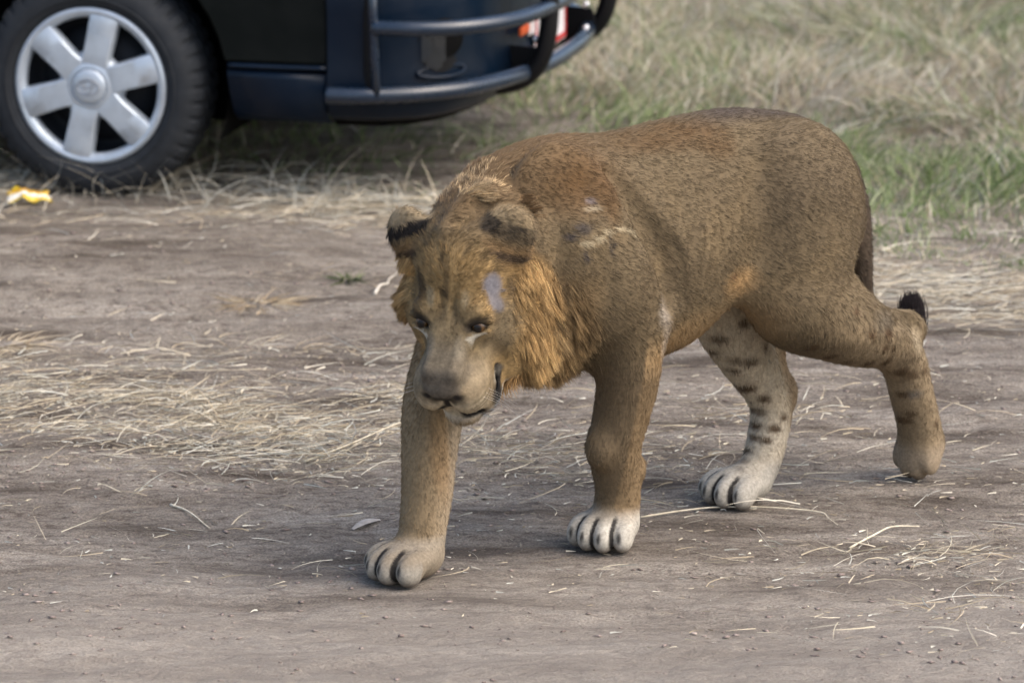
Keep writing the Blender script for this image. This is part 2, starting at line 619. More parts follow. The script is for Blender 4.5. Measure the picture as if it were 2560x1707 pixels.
def lathe_y(profile, seg=96, disp=None):
    """Revolve (r, y) about the y axis."""
    V, Fc = [], []
    n = len(profile)
    for i in range(seg):
        t = 2 * math.pi * i / seg
        for j, (r, y) in enumerate(profile):
            rr = r + (disp(i, j) if disp else 0.0)
            V.append((rr * math.cos(t), y, rr * math.sin(t)))
    for i in range(seg):
        k = (i + 1) % seg
        for j in range(n - 1):
            Fc.append((i * n + j, k * n + j, k * n + j + 1, i * n + j + 1))
    return V, Fc


def extrude_poly(name, poly, y0, y1, mat, parent, bevel=.006, smooth=False):
    """Polygon in (x, z) given thickness from y0 to y1."""
    n = len(poly)
    V = [(x, y0, z) for x, z in poly] + [(x, y1, z) for x, z in poly]
    Fc = [tuple(range(n)), tuple(range(2 * n - 1, n - 1, -1))] + [(i, i + n, (i + 1) % n + n, (i + 1) % n) for i in range(n)]
    bm = bmesh.new()
    vs = [bm.verts.new(v) for v in V]
    for f in Fc:
        bm.faces.new([vs[i] for i in f])
    bmesh.ops.recalc_face_normals(bm, faces=bm.faces)
    return bm_obj(name, bm, mat, parent, smooth=smooth, bevel=bevel)


# ---- wheels
TR, WR = .325, .222


def make_wheel():
    w = empty("wheel")
    w.parent = van
    prof = [(.205, .045), (.218, .012), (.232, .000), (.252, -.006), (.272, -.006), (.290, .002), (.303, .012), (.3125, .020), (.320, .030), (.324, .042), (.3255, .060), (.320, .063), (.320, .072), (.3260, .075),
            (.3265, .100), (.3215, .103), (.3215, .109), (.3265, .112), (.3260, .137), (.320, .140), (.320, .149), (.3255, .152), (.324, .170), (.320, .182), (.3125, .192), (.303, .200), (.290, .208), (.262, .216), (.225, .205), (.205, .17)]
    SEG = 264

    def disp(i, j):
        r, y = prof[j]
        if r < .300:
            return 0.0
        g = (i + (3 if y > .106 else 0)) % 6
        deep = .0075 if (y < .058 or y > .154) else .004
        return -deep if g < 2 and not (.3115 > r) else (-.004 if g < 2 else 0.0)
    V, Fc = lathe_y(prof, SEG, disp)
    V = [(x, y, max(z, -.3155) if abs(x) < .14 else z) for x, y, z in V]
    ty = mesh_obj("tyre", V, Fc, M_TYRE, w)
    ty.data.polygons.foreach_set("use_smooth", np.array([.235 < math.hypot(p.center.x, p.center.z) < .300 for p in ty.data.polygons]))
    # raised ring on the sidewall
    V, Fc = lathe_y([(.246, -.0045), (.2475, -.0085), (.2505, -.0088), (.252, -.005)], 120)
    mesh_obj("sidewall_ring", V, Fc, M_TYRE, w)
    # steel rim and drum behind the cover
    V, Fc = lathe_y([(.214, .03), (.205, .045), (.198, .06), (.195, .12), (.165, .125), (.155, .085), (.10, .075), (.06, .07), (.0, .07)], 64)
    mesh_obj("steel_rim", V, Fc, NT("rim_dark", rough=.6, color=(.018, .02, .025)).m, w)
    # wheel cover: ring, hub and six broad spokes in one moulding
    V, Fc = lathe_y([(.216, .022), (.2225, .010), (.2215, .002), (.214, -.003), (.205, -.002), (.196, .006), (.192, .020), (.194, .032)], 120)
    V2, F2 = lathe_y([(.098, .030), (.094, .012), (.086, .004), (.064, -.006), (.0535, -.0085), (.051, -.004), (.048, -.003), (.0, -.003)], 96)
    V, Fc = list(V), list(Fc)
    Fc += [tuple(i + len(V) for i in f) for f in F2]
    V += list(V2)
    for s in range(6):
        t0 = math.radians(77 - 60 * s)
        er, et = np.array([math.cos(t0), math.sin(t0)]), np.array([-math.sin(t0), math.cos(t0)])
        base = len(V)
        rs = np.linspace(.060, .217, 9)
        for r in rs:
            k = (r - .06) / .157
            hw = .036 + .006 * k + .006 * max(0, 1 - k * 5)
            y = -.0075 + .006 * k ** 1.5 + (.003 if k < .05 else 0) + (.006 if k > .97 else 0)
            for u, dy in ((-1.08, .030), (-1.0, .004), (-.88, .0), (0, -.0012), (.88, .0), (1.0, .004), (1.08, .030)):
                p = er * r + et * hw * u
                V.append((p[0], y + dy, p[1]))
        for i in range(len(rs) - 1):
            for j in range(6):
                a = base + i * 7 + j
                Fc.append((a, a + 1, a + 8, a + 7))
    cover = mesh_obj("wheel_cover", V, Fc, M_SILVER, w)
    m = cover.modifiers.new("edges", 'EDGE_SPLIT')
    m.split_angle = rad(38)
    V, Fc = lathe_y([(.050, -.002), (.0485, -.010), (.044, -.0135), (.030, -.016), (.0, -.017)], 64)
    cap = mesh_obj("center_cap", V, Fc, M_SILVER, w)
    # emblem: three crossing ovals in relief
    EV, EF = [], []
    for cx, cz, ax, az in ((0, 0, .033, .022), (0, .0025, .011, .0195), (0, .0085, .021, .0095)):
        t = np.linspace(0, 2 * math.pi, 41)
        pth = np.stack([cx + ax * np.cos(t), np.full(41, -.0172), cz + az * np.sin(t)], 1)
        v, f = sweep(pth, .0018, 6, up=(0, 1, 0))
        EF += [tuple(i + len(EV) for i in q) for q in f]
        EV += list(v)
    mesh_obj("emblem", EV, EF, NT("emblem_silver", rough=.35, metallic=.5, color=(.36, .38, .41)).m, w)
    for k in range(5):                                # wheel nuts seen through the openings
        t = 2 * math.pi * k / 5 + .3
        v, f = lathe_y([(.0, .045), (.011, .045), (.013, .049), (.013, .07)], 6)
        mesh_obj("wheel_nut", [(x + .105 * math.cos(t), y, z + .105 * math.sin(t)) for x, y, z in v], f, M_CHROME, w, smooth=False)
    return w


wheel0 = make_wheel()
wheel0.location = (0, .0, .3155)


def copy_part(o, parent):
    c = o.copy()
    COL.objects.link(c)
    c.parent = parent
    for ch in list(o.children):
        copy_part(ch, c)
    return c


for loc, rz in (((-2.57, 0, .3155), 0), ((0, VW, .3155), math.pi), ((-2.57, VW, .3155), math.pi)):
    w = copy_part(wheel0, van)
    w.location = loc
    w.rotation_euler = (0, 0, rz)

# ---- body sides with wheel arches
def arch(cx, r, n, z0):
    a0 = math.asin((z0 - .33) / r)
    return [(cx + r * math.cos(t), .33 + r * math.sin(t)) for t in np.linspace(a0, math.pi - a0, n)]


def side(y0, y1, near):
    zt = 1.02
    poly = [(.690, .402), (.690, zt), (-3.2, zt + .03), (-3.2, .402)] + arch(-2.57, .40, 18, .402)[::-1] + arch(0, .40, 18, .402)[::-1]
    extrude_poly("side_panel", poly, y0, y1, M_BODY, van, .008)


side(.0, .035, True)
side(VW - .035, VW, False)
for y0, y1 in ((-.012, .022), (VW - .022, VW + .012)):
    # rocker moulding, lower skirt
    v, f = sweep(spline([(.405, y0 + .017, .392), (.55, y0 + .013, .3925), (.688, y0 + .012, .395)], 6), .011, 10, flat=(1, .7))
    mesh_obj("sill_moulding", v, f, M_NAVY, van)
    for k, (xa, xb) in enumerate(((.402, .690), (-2.12, -.435))):
        s = 1 if y0 < .5 else -1
        yb = 0.004 if s == 1 else VW - .004
        prof = [(yb + s * .000, .378), (yb - s * .004, .360), (yb - s * .002, .310), (yb + s * .010, .262), (yb + s * .035, .240), (yb + s * .09, .236)]
        V = [(xa + (.020 * (.38 - z) / .14 if k == 0 else 0), y, z) for y, z in prof] + [(xb, y, z) for y, z in prof]
        n = len(prof)
        Fc = [(i, i + n, i + n + 1, i + 1) if s == 1 else (i + 1, i + n + 1, i + n, i) for i in range(n - 1)]
        o = mesh_obj("rocker_panel", V, Fc, M_NAVY, van)
        o.modifiers.new("thick", 'SOLIDIFY').thickness = .006
    # upper side with windows
    s = 1 if y0 < .5 else -1
    yb = 0.0 if s == 1 else VW
    pil = [(-3.15, 1.0), (.70, 1.0), (.15, 1.72), (-.1, 1.88), (-3.05, 1.92)]
    pts = [(x, yb + s * (.012 + .16 * max(0, z - 1.0)), z) for x, z in pil]
    o = mesh_obj("upper_side", pts, [tuple(range(5)) if s == 1 else tuple(range(4, -1, -1))], M_BODY, van, smooth=False)
    o.modifiers.new("thick", 'SOLIDIFY').thickness = .01
    for xa, xb, xc in ((.50, -.55, .12), (-.68, -1.75, -.68), (-1.88, -2.98, -1.88)):
        q = [(xa, 1.10), (xb, 1.10), (xb, 1.66), (xc, 1.66)]
        pts = [(x, yb + s * (.002 + .16 * (z - 1.0)) - s * .006, z) for x, z in q]
        o = mesh_obj("side_window", pts, [(0, 1, 2, 3) if s == -1 else (3, 2, 1, 0)], M_GLASS, van, smooth=False)
        o.modifiers.new("thick", 'SOLIDIFY').thickness = .004
# roof, nose, windscreen, rear, floor
def quad_obj(name, pts, mat, t=.012):
    o = mesh_obj(name, pts, [(0, 1, 2, 3)], mat, van, smooth=False)
    o.modifiers.new("thick", 'SOLIDIFY').thickness = t
    return o


quad_obj("roof", [(-.1, .150, 1.88), (-.1, VW - .150, 1.88), (-3.05, VW - .155, 1.93), (-3.05, .155, 1.93)], M_BODY)
quad_obj("windscreen", [(.70, .03, 1.03), (.70, VW - .03, 1.03), (-.08, VW - .15, 1.88), (-.08, .15, 1.88)], M_GLASS)
quad_obj("bonnet", [(1.04, .18, .78), (1.04, VW - .18, .78), (.70, VW - .02, 1.02), (.70, .02, 1.02)], M_BODY)
for yb, s in ((0.003, 1), (VW - .003, -1)):
    pts = [(.694, yb, .665), (.694, yb, 1.015), (1.035, yb + s * .175, .785), (.98, yb + s * .10, .665)]
    quad_obj("fender", pts if s == -1 else pts[::-1], M_BODY)
quad_obj("tailgate", [(-3.2, .0, .40), (-3.2, VW, .40), (-3.07, VW - .15, 1.92), (-3.07, .15, 1.92)], M_BODY)
box_obj("floor_pan", (-2.12, .06, .235), (-.44, VW - .06, .30), M_UNDER, van)
box_obj("front_floor_pan", (.44, .12, .245), (.80, VW - .14, .30), M_UNDER, van)
for cx in (0, -2.57):
    for ya, yb in ((.010, .30), (VW - .30, VW - .010)):
        t = np.linspace(math.radians(-22), math.radians(202), 30)
        V = [(cx + .405 * math.cos(a), y, .33 + .405 * math.sin(a)) for y in (ya, yb) for a in t]
        Fc = [(i, i + 1, i + 31, i + 30) for i in range(29)]
        wall = 30 if ya < .5 else 0
        Fc.append(tuple(range(wall, wall + 30)))
        mesh_obj("wheel_well", V, Fc, M_UNDER, van, smooth=False)
    box_obj("axle", (cx - .05, .18, .27), (cx + .05, VW - .18, .34), M_UNDER, van, .02)

# ---- bumper: one shell swept round the nose
half = spline([(.694, -.004), (.78, .000), (.87, .022), (.96, .085), (1.03, .20), (1.075, .37), (1.10, .60), (1.105, VW / 2)], 6)
full = np.vstack([half, [(x, VW - y) for x, y in half[-2::-1]]])
nrm = np.gradient(full, axis=0)
nrm = np.stack([nrm[:, 1], -nrm[:, 0]], 1)
nrm /= np.linalg.norm(nrm, axis=1)[:, None]
bprof = [(-.16, .255), (-.05, .245), (-.012, .262), (.004, .300), (.010, .345), (.004, .390), (.002, .47), (.004, .55), (.010, .60), (.0, .645), (-.03, .67)]
V, Fc = [], []
nb = len(bprof)
for (x, y), (nx, ny) in zip(full, nrm):
    V += [(x + nx * d, y + ny * d, z) for d, z in bprof]
for i in range(len(full) - 1):
    for j in range(nb - 1):
        Fc.append((i * nb + j, (i + 1) * nb + j, (i + 1) * nb + j + 1, i * nb + j + 1))
bumper = mesh_obj("bumper", V, Fc, M_NAVY, van)
# nose panel above it
V, Fc = [], []
nprof = [(-.028, .672), (-.03, .76), (-.09, .80)]
for (x, y), (nx, ny) in zip(full, nrm):
    V += [(x + nx * d, y + ny * d, z) for d, z in nprof]
for i in range(len(full) - 1):
    for j in range(2):
        Fc.append((i * 3 + j, (i + 1) * 3 + j, (i + 1) * 3 + j + 1, i * 3 + j + 1))
mesh_obj("nose_panel", V, Fc, M_BODY, van)
# valance under the bumper
V, Fc = [], []
for (x, y), (nx, ny) in zip(full, nrm):
    V += [(x - nx * .05, y - ny * .05, .262), (x - nx * .09, y - ny * .09, .222), (x - nx * .35, y - ny * .35, .215)]
for i in range(len(full) - 1):
    for j in range(2):
        Fc.append((i * 3 + j + 1, (i + 1) * 3 + j + 1, (i + 1) * 3 + j, i * 3 + j))
mesh_obj("valance", V, Fc, M_UNDER, van)
# seam strip between side panel and bumper
box_obj("panel_gap", (.6895, -.001, .27), (.6935, .02, .70), M_UNDER, van, .0)
# upright black strip on the bumper corner
v, f = sweep(spline([(.812, .000, .30), (.814, -.002, .45), (.815, -.002, .64)], 5), .018, 8, flat=(1.0, .35), up=(0, 1, 0))
mesh_obj("corner_strip", v, f, M_BLACK, van)


def on_bumper(s, z, off=0.0):
    """Point, outward normal and tangent on the bumper at path station y = s (near half)."""
    i = int(np.argmin(np.abs(half[:, 1] - s) + (half[:, 0] < .85) * 9))
    p, n2 = full[i], nrm[i]
    return np.array([p[0] + n2[0] * off, p[1] + n2[1] * off, z]), np.array([n2[0], n2[1], 0]), np.array([-n2[1], n2[0], 0])


# fog lamp recess on the near corner: oval lip, honeycomb vent, dark lens
c, n_, t_ = on_bumper(.125, .455, .006)
th = np.linspace(0, 2 * math.pi, 49)
rim = np.array([c + t_ * .084 * math.cos(a) + n_ * (.012 * math.sin(a) - .012 * math.cos(a) ** 2 + .006) + np.array([0, 0, -.074 - .013 * math.sin(a)]) for a in th])
v, f = sweep(rim, .006, 8)
mesh_obj("fog_lamp_lip", v, f, M_NAVY, van)
dish = [c + n_ * .001] + [c + t_ * .080 * math.cos(a) + np.array([0, 0, .075 * math.sin(a)]) + n_ * (.003 - .018 * (math.cos(a) ** 2)) for a in th[:-1]]
mesh_obj("fog_lamp_recess", dish, [(0, 1 + i, 1 + (i + 1) % 48) for i in range(48)], M_BLACK, van)
lens = [c + n_ * .012 + t_ * .018] + [c + t_ * (.018 + .052 * math.cos(a)) + np.array([0, 0, .015 + .050 * math.sin(a)]) + n_ * .006 for a in th[:-1]]
mesh_obj("fog_lamp", lens, [(0, 1 + i, 1 + (i + 1) % 48) for i in range(48)], NT("lamp_glass", rough=.25, spec=.2, color=(.003, .003, .004)).m, van)
HV, HFc = [], []
for i in range(-4, 5):
    for j in range(-6, 7):
        u, w_ = -.042 + i * .0125, j * .0108 + (i % 2) * .0054
        if (u + .035) ** 2 / .040 ** 2 + w_ ** 2 / .062 ** 2 > 1:
            continue
        t6 = np.linspace(0, 2 * math.pi, 7)
        pth = np.array([c + t_ * (u + .0062 * math.cos(a)) + np.array([0, 0, w_ + .0062 * math.sin(a)]) + n_ * (.010 - 2.2 * u * u) for a in t6])
        v, f = sweep(pth, .0013, 4, up=tuple(n_))
        HFc += [tuple(k + len(HV) for k in q) for q in f]
        HV += list(v)
hc = mesh_obj("honeycomb_vent", HV, HFc, NT("vent_plastic", rough=.35, spec=.6, color=(.045, .05, .055)).m, van)

# grille slats and number plate on the nose
for k in range(4):
    box_obj("grille_slat", (1.088, .42, .60 + .036 * k), (1.118, VW - .42, .612 + .036 * k), NT("slat_grey", rough=.4, color=(.06, .06, .06)).m if k == 0 else M_BLACK, van, .004)
plate = box_obj("number_plate", (1.118, .66, .330), (1.122, 1.04, .470), NT("plate_white", rough=.5, color=(.72, .70, .70)).m, van, .0015)
red = NT("plate_red", rough=.5, color=(.45, .022, .02)).m
for a, b in (((.664, .334), (1.036, .350)), ((.664, .450), (1.036, .466)), ((.664, .350), (.680, .450)), ((1.020, .350), (1.036, .450))):
    pb = box_obj("plate_border", (1.1215, a[0], a[1]), (1.1235, b[0], b[1]), red, plate, .0)
box_obj("reflector", (1.112, .50, .418), (1.120, .60, .442), NT("reflector_orange", rough=.4, color=(.62, .10, .02)).m, van, .002)
box_obj("sticker", (1.112, .603, .404), (1.119, .76, .442), NT("sticker_white", rough=.5, color=(.62, .55, .54)).m, van, .001)

# ---- bull bar
def tube(name, pts, r, n=8, seg=14):
    v, f = sweep(spline(pts, n), r, seg)
    return mesh_obj(name, v, f, M_TUBE, van)


low = [(.709, -.069), (.78, -.060), (.848, -.036), (.946, .022), (1.042, .124), (1.112, .270), (1.160, .440), (1.185, .62), (1.19, VW / 2)]
lowp = [(x, y, .333) for x, y in low] + [(x, VW - y, .333) for x, y in low[-2::-1]]
tube("lower_rail", lowp, .0235)
upr = [(.838, -.052), (.95, -.045), (1.06, .010), (1.14, .105), (1.195, .23), (1.222, .40), (1.235, .60), (1.235, VW / 2)]
uprp = [(x, y, .523) for x, y in upr] + [(x, VW - y, .523) for x, y in upr[-2::-1]]
tube("upper_rail", uprp, .0215)
for s in (0, 1):
    yy = -.050 if s == 0 else VW + .050
    v, f = sweep([(.846, yy, .333), (.842, yy, .45), (.838, yy, .56), (.834, yy, .70)], .0125, 10)
    mesh_obj("corner_post", v, f, M_TUBE, van)
    yc = .43 if s == 0 else 1.22
    pth = spline([(1.222, yc, .92), (1.222, yc, .70), (1.220, yc, .52), (1.212, yc, .43), (1.190, yc, .36), (1.145, yc, .312), (1.09, yc, .292), (1.02, yc, .285)], 8)
    v, f = sweep(pth, .036, 16, flat=(.72, 1.0), up=(0, 1, 0))
    mesh_obj("upright", v, f, M_BLACK, van)
    # mounting bracket with bolts
    yb = yc + (.045 if s == 0 else -.045)
    extrude_poly("bracket", [(1.06, .29), (1.16, .315), (1.18, .36), (1.17, .395), (1.08, .40)], yb - .005, yb + .005, M_BLACK, van, .002)
v, f = sweep([(1.215, .43, .90), (1.215, 1.22, .90)], .0215, 14)
mesh_obj("cross_rail", v, f, M_TUBE, van)
BOLT = lathe_y([(.0, -.008), (.008, -.007), (.011, -.002), (.011, .004)], 12)
for x, y, z in ((1.135, .46, .425), (1.135, .46, .355), (1.135, 1.085, .425), (1.135, 1.085, .355)):
    V, Fc = BOLT
    o = mesh_obj("bolt", V, Fc, M_CHROME, van)
    o.location = (x + .045, y - .03, z)
    o.rotation_euler = (0, 0, rad(70))
for s in (0, 1):
    yc = .19 if s == 0 else VW - .19
    bm = bmesh.new()
    bmesh.ops.create_uvsphere(bm, u_segments=24, v_segments=14, radius=1.0)
    o = bm_obj("headlight", bm, NT("headlight_glass", rough=.06, spec=.6, color=(.10, .105, .11)).m, van)
    o.location = (.985, yc, .728)
    o.scale = (.030, .110, .048)
    o.rotation_euler = (0, 0, rad(28 if s == 0 else -28))

# ================================================================ the lion
# Lion frame: a = forward, l = to the lion's left, z = up; the origin is on the ground below the chest.
LO = np.array([-0.0247, 9.3909, 0.0])
LH = np.array([-0.77770, -0.62863, 0.0])
LL = np.array([0.62863, -0.77770, 0.0])


def lion_world(P):
    P = np.asarray(P, dtype=np.float64)
    return LO + P[..., 0:1] * LH + P[..., 1:2] * LL + P[..., 2:3] * np.array([0, 0, 1.0])


def world_dir_to_lion(v):
    v = np.asarray(v, dtype=np.float64)
    return np.array([v @ LH, v @ LL, v[2]])


# head frame (F = along the muzzle, L = lion's left, U = dorsal), origin between the eyes
_p, _yw = math.radians(42.0), math.radians(20.0)
_hd = np.array([-math.sin(_yw), -math.cos(_yw), 0.0])
_F = math.cos(_p) * _hd + np.array([0, 0, -math.sin(_p)])
_U = math.sin(_p) * _hd + np.array([0, 0, math.cos(_p)])
_L = np.array([math.cos(_yw), -math.sin(_yw), 0.0])
HF, HL, HU = world_dir_to_lion(_F), world_dir_to_lion(_L), world_dir_to_lion(_U)
HE = np.array([0.206, 0.095, 0.556]) - 0.030 * HF


def to_head(P):
    Q = P - HE
    return np.stack([Q @ HF, Q @ HL, Q @ HU], axis=-1)


def from_head(q):
    q = np.asarray(q, dtype=np.float64)
    return HE + q[..., 0:1] * HF + q[..., 1:2] * HL + q[..., 2:3] * HU


def smin(a, b, k):
    h = np.maximum(k - np.abs(a - b), 0.0) / k
    return np.minimum(a, b) - h * h * k * 0.25


def smax(a, b, k):
    return -smin(-a, -b, k)


def s_ell(P, c, r, R=None):
    Q = P - np.asarray(c)
    if R is not None:
        Q = Q @ R                                   # columns of R = axes
    r = np.asarray(r, dtype=np.float64)
    Q = Q / r
    k0 = np.sqrt(np.einsum('ij,ij->i', Q, Q))
    Q = Q / r
    k1 = np.sqrt(np.einsum('ij,ij->i', Q, Q)) + 1e-9
    return k0 * (k0 - 1.0) / k1


def s_cone(P, a, b, ra, rb):
    ab = b - a
    t = np.clip((P - a) @ ab / (ab @ ab + 1e-12), 0, 1)
    Q = P - a - t[:, None] * ab
    return np.sqrt(np.einsum('ij,ij->i', Q, Q)) - (ra + t * (rb - ra))


def catmull(pts, n=4):
    pts = np.asarray(pts, dtype=np.float64)
    q = np.vstack([2 * pts[0] - pts[1], pts, 2 * pts[-1] - pts[-2]])
    out = []
    for i in range(1, len(q) - 2):
        for j in range(n):
            t = j / n
            out.append(0.5 * ((2 * q[i]) + (-q[i - 1] + q[i + 1]) * t + (2 * q[i - 1] - 5 * q[i] + 4 * q[i + 1] - q[i + 2]) * t * t
                              + (-q[i - 1] + 3 * q[i] - 3 * q[i + 1] + q[i + 2]) * t ** 3))
    out.append(pts[-1])
    return np.array(out)


def s_chain(P, pts, sq=1.0, n=4):
    """Tapered tube through (a, l, z, r); sq > 1 flattens it sideways (in l)."""
    c = catmull(pts, n)
    Q = P.copy()
    c = c.copy()
    if sq != 1.0:                                    # full flattening above z = .52, none below z = .38
        sq = 1.0 + (sq - 1.0) * np.clip((Q[:, 2] - .38) / .14, 0, 1)
        lc = np.interp(Q[:, 2], np.sort(c[:, 2]), c[np.argsort(c[:, 2]), 1])
        Q[:, 1] = lc + (Q[:, 1] - lc) * sq
    d = np.full(len(P), 9.0)
    for i in range(len(c) - 1):
        d = np.minimum(d, s_cone(Q, c[i, :3], c[i + 1, :3], c[i, 3], c[i + 1, 3]))
    return d


#            a      top    bottom half-width
TRUNK = np.array([
    (-0.965, 0.640, 0.540, 0.032),
    (-0.945, 0.715, 0.520, 0.070),
    (-0.895, 0.783, 0.505, 0.110),
    (-0.80, 0.838, 0.500, 0.130),
    (-0.68, 0.866, 0.520, 0.137),
    (-0.58, 0.876, 0.462, 0.143),
    (-0.46, 0.873, 0.388, 0.153),
    (-0.33, 0.864, 0.374, 0.158),
    (-0.20, 0.856, 0.382, 0.150),
    (-0.08, 0.842, 0.410, 0.130),
    (0.02, 0.80, 0.470, 0.095),
    (0.07, 0.74, 0.55, 0.05)])


def s_trunk(P):
    a = np.clip(P[:, 0], TRUNK[0, 0], TRUNK[-1, 0])
    # smooth interpolation of the sections
    S = catmull(TRUNK, 6)
    top, bot, w = (np.interp(a, S[:, 0], S[:, i]) for i in (1, 2, 3))
    zc, h = (0.46 * top + 0.54 * bot), None
    dz = P[:, 2] - zc
    h = np.where(dz > 0, top - zc, zc - bot)
    l = P[:, 1] + 0.0
    w = w * (1.0 - 0.20 * np.clip(dz / h, 0, 1))    # narrower towards the spine
    k0 = np.sqrt((l / w) ** 2 + (dz / h) ** 2) + 1e-9
    k1 = np.sqrt((l / w ** 2) ** 2 + (dz / h ** 2) ** 2) + 1e-9
    d = k0 * (k0 - 1.0) / k1
    da = np.abs(P[:, 0] - a)
    return np.where(da > 0, np.sqrt(np.maximum(d, 0) ** 2 + da ** 2), d)


def rotz(deg):
    t = math.radians(deg)
    return np.array([[math.cos(t), -math.sin(t), 0], [math.sin(t), math.cos(t), 0], [0, 0, 1.0]])


def paw_parts(c, yaw, pitch=0.0, s=1.0, splay=1.0):
    """Toes and pad of a paw whose heel stands at c, toes pointing along yaw (degrees to the lion's left of a)."""
    R = rotz(yaw)
    t = math.radians(pitch)
    Ry = np.array([[math.cos(t), 0, math.sin(t)], [0, 1, 0], [-math.sin(t), 0, math.cos(t)]])
    M = R @ Ry
    out = []
    for off, r in [((0.000, 0, 0.040), (0.056, 0.046, 0.040)), ((0.030, 0, 0.036), (0.052, 0.050, 0.032))]:
        out.append((np.asarray(c) + M @ (np.array(off) * s), np.array(r) * s, M, 0.03))
    for x, y, an in ((0.044, 0.052, 12), (0.066, 0.0180, 4), (0.066, -0.0180, -4), (0.044, -0.052, -12)):
        Mt = M @ rotz(an * splay)
        out.append((np.asarray(c) + M @ (np.array((x, y, 0.030)) * s), np.array((0.032, 0.0215, 0.031)) * s, Mt, 0.010))
        out.append((np.asarray(c) + M @ (np.array((x - .024, y * .92, 0.046)) * s), np.array((0.036, 0.021, 0.023)) * s, Mt, 0.016))
    return out


PAWS = {
    'RF': paw_parts((0.204, -0.030, 0.0), -2, 0, 1.02),
    'LF': paw_parts((-0.268, 0.032, 0.0), 24, 0, 0.98),
    'RH': paw_parts((-0.705, -0.045, 0.0), 2, 0, 0.98),
    'LH': [(c, r * np.array([1, .92, 1]), M, kk * 1.2) for c, r, M, kk in paw_parts((-1.160, 0.050, 0.064), 6, 70, 0.76, 0.5)],
}
LIMBS = {
    # upper limb, joints, foot: (a, l, z, radius)
    'LF': dict(pts=[(-0.12, 0.098, 0.66, 0.105), (-0.20, 0.108, 0.575, 0.098), (-0.248, 0.108, 0.500, 0.084), (-0.262, 0.096, 0.420, 0.071),
                    (-0.268, 0.080, 0.330, 0.061), (-0.262, 0.058, 0.235, 0.055), (-0.268, 0.048, 0.190, 0.053), (-0.284, 0.038, 0.115, 0.047), (-0.282, 0.034, 0.050, 0.049)], sq=1.3, k=0.045),
    'RF': dict(pts=[(-0.08, -0.095, 0.62, 0.105), (0.00, -0.104, 0.50, 0.090), (0.060, -0.096, 0.405, 0.075), (0.108, -0.080, 0.325, 0.064),
                    (0.135, -0.062, 0.240, 0.056), (0.150, -0.050, 0.165, 0.052), (0.170, -0.038, 0.100, 0.048), (0.182, -0.032, 0.050, 0.049)], sq=1.2, k=0.06),
    'RH': dict(pts=[(-0.78, -0.080, 0.66, 0.140), (-0.745, -0.096, 0.54, 0.125), (-0.705, -0.100, 0.43, 0.090), (-0.735, -0.088, 0.335, 0.068), (-0.785, -0.068, 0.235, 0.049),
                    (-0.800, -0.062, 0.185, 0.045), (-0.785, -0.055, 0.130, 0.043), (-0.762, -0.050, 0.075, 0.042), (-0.735, -0.046, 0.045, 0.044)], sq=1.35, k=0.06),
    'LH': dict(pts=[(-0.738, 0.070, 0.67, 0.148), (-0.734, 0.082, 0.565, 0.144), (-0.732, 0.095, 0.485, 0.124), (-0.812, 0.102, 0.425, 0.099), (-0.90, 0.104, 0.375, 0.077), (-0.985, 0.096, 0.335, 0.058),
                    (-1.045, 0.088, 0.285, 0.050), (-1.080, 0.078, 0.215, 0.047), (-1.115, 0.064, 0.145, 0.047), (-1.143, 0.054, 0.076, 0.049)], sq=1.5, k=0.045),
}
EXTRA = {   # ellipsoids added to a limb: centre, radii, blend
    'LF': [((-0.068, 0.084, 0.740), (0.120, 0.052, 0.145), 0.06), ((-0.130, 0.100, 0.62), (0.095, 0.060, 0.10), 0.05),
           ((-0.318, 0.118, 0.508), (0.026, 0.026, 0.034), 0.03), ((-0.212, 0.062, 0.218), (0.024, 0.026, 0.034), 0.035),
           ((-0.325, 0.054, 0.16), (0.012, 0.016, 0.020), 0.03), ((-0.175, 0.118, 0.56), (0.085, 0.05, 0.085), 0.04)],
    'RF': [((-0.06, -0.100, 0.690), (0.110, 0.050, 0.120), 0.06), ((-0.07, -0.12, 0.52), (0.03, 0.03, 0.04), 0.03),
           ((0.115, -0.058, 0.135), (0.014, 0.018, 0.022), 0.02)],
    'RH': [((-0.78, -0.070, 0.69), (0.14, 0.060, 0.12), 0.07), ((-0.845, -0.066, 0.215), (0.028, 0.024, 0.040), 0.03), ((-0.83, -0.075, 0.30), (0.018, 0.016, 0.085), 0.03)],
    'LH': [((-0.745, 0.072, 0.70), (0.130, 0.062, 0.13), 0.06), ((-0.825, 0.080, 0.55), (0.042, 0.050, 0.12), 0.05), ((-1.074, 0.090, 0.348), (0.032, 0.024, 0.030), 0.022), ((-1.00, 0.095, 0.385), (0.070, 0.016, 0.018), 0.03)],
}
TAIL = [(-0.945, 0.0, 0.695, 0.034), (-0.982, 0.0, 0.610, 0.030), (-0.998, 0.0, 0.50, 0.026), (-1.012, 0.0, 0.41, 0.020), (-1.055, -0.005, 0.315, 0.016), (-1.105, -0.02, 0.265, 0.015), (-1.16, -0.028, 0.275, 0.014), (-1.182, -0.03, 0.315, 0.015)]
NECK = [(-0.13, 0.0, 0.700, 0.150), (-0.03, 0.005, 0.700, 0.140), (0.05, 0.03, 0.685, 0.128), (0.115, 0.05, 0.655, 0.115)]


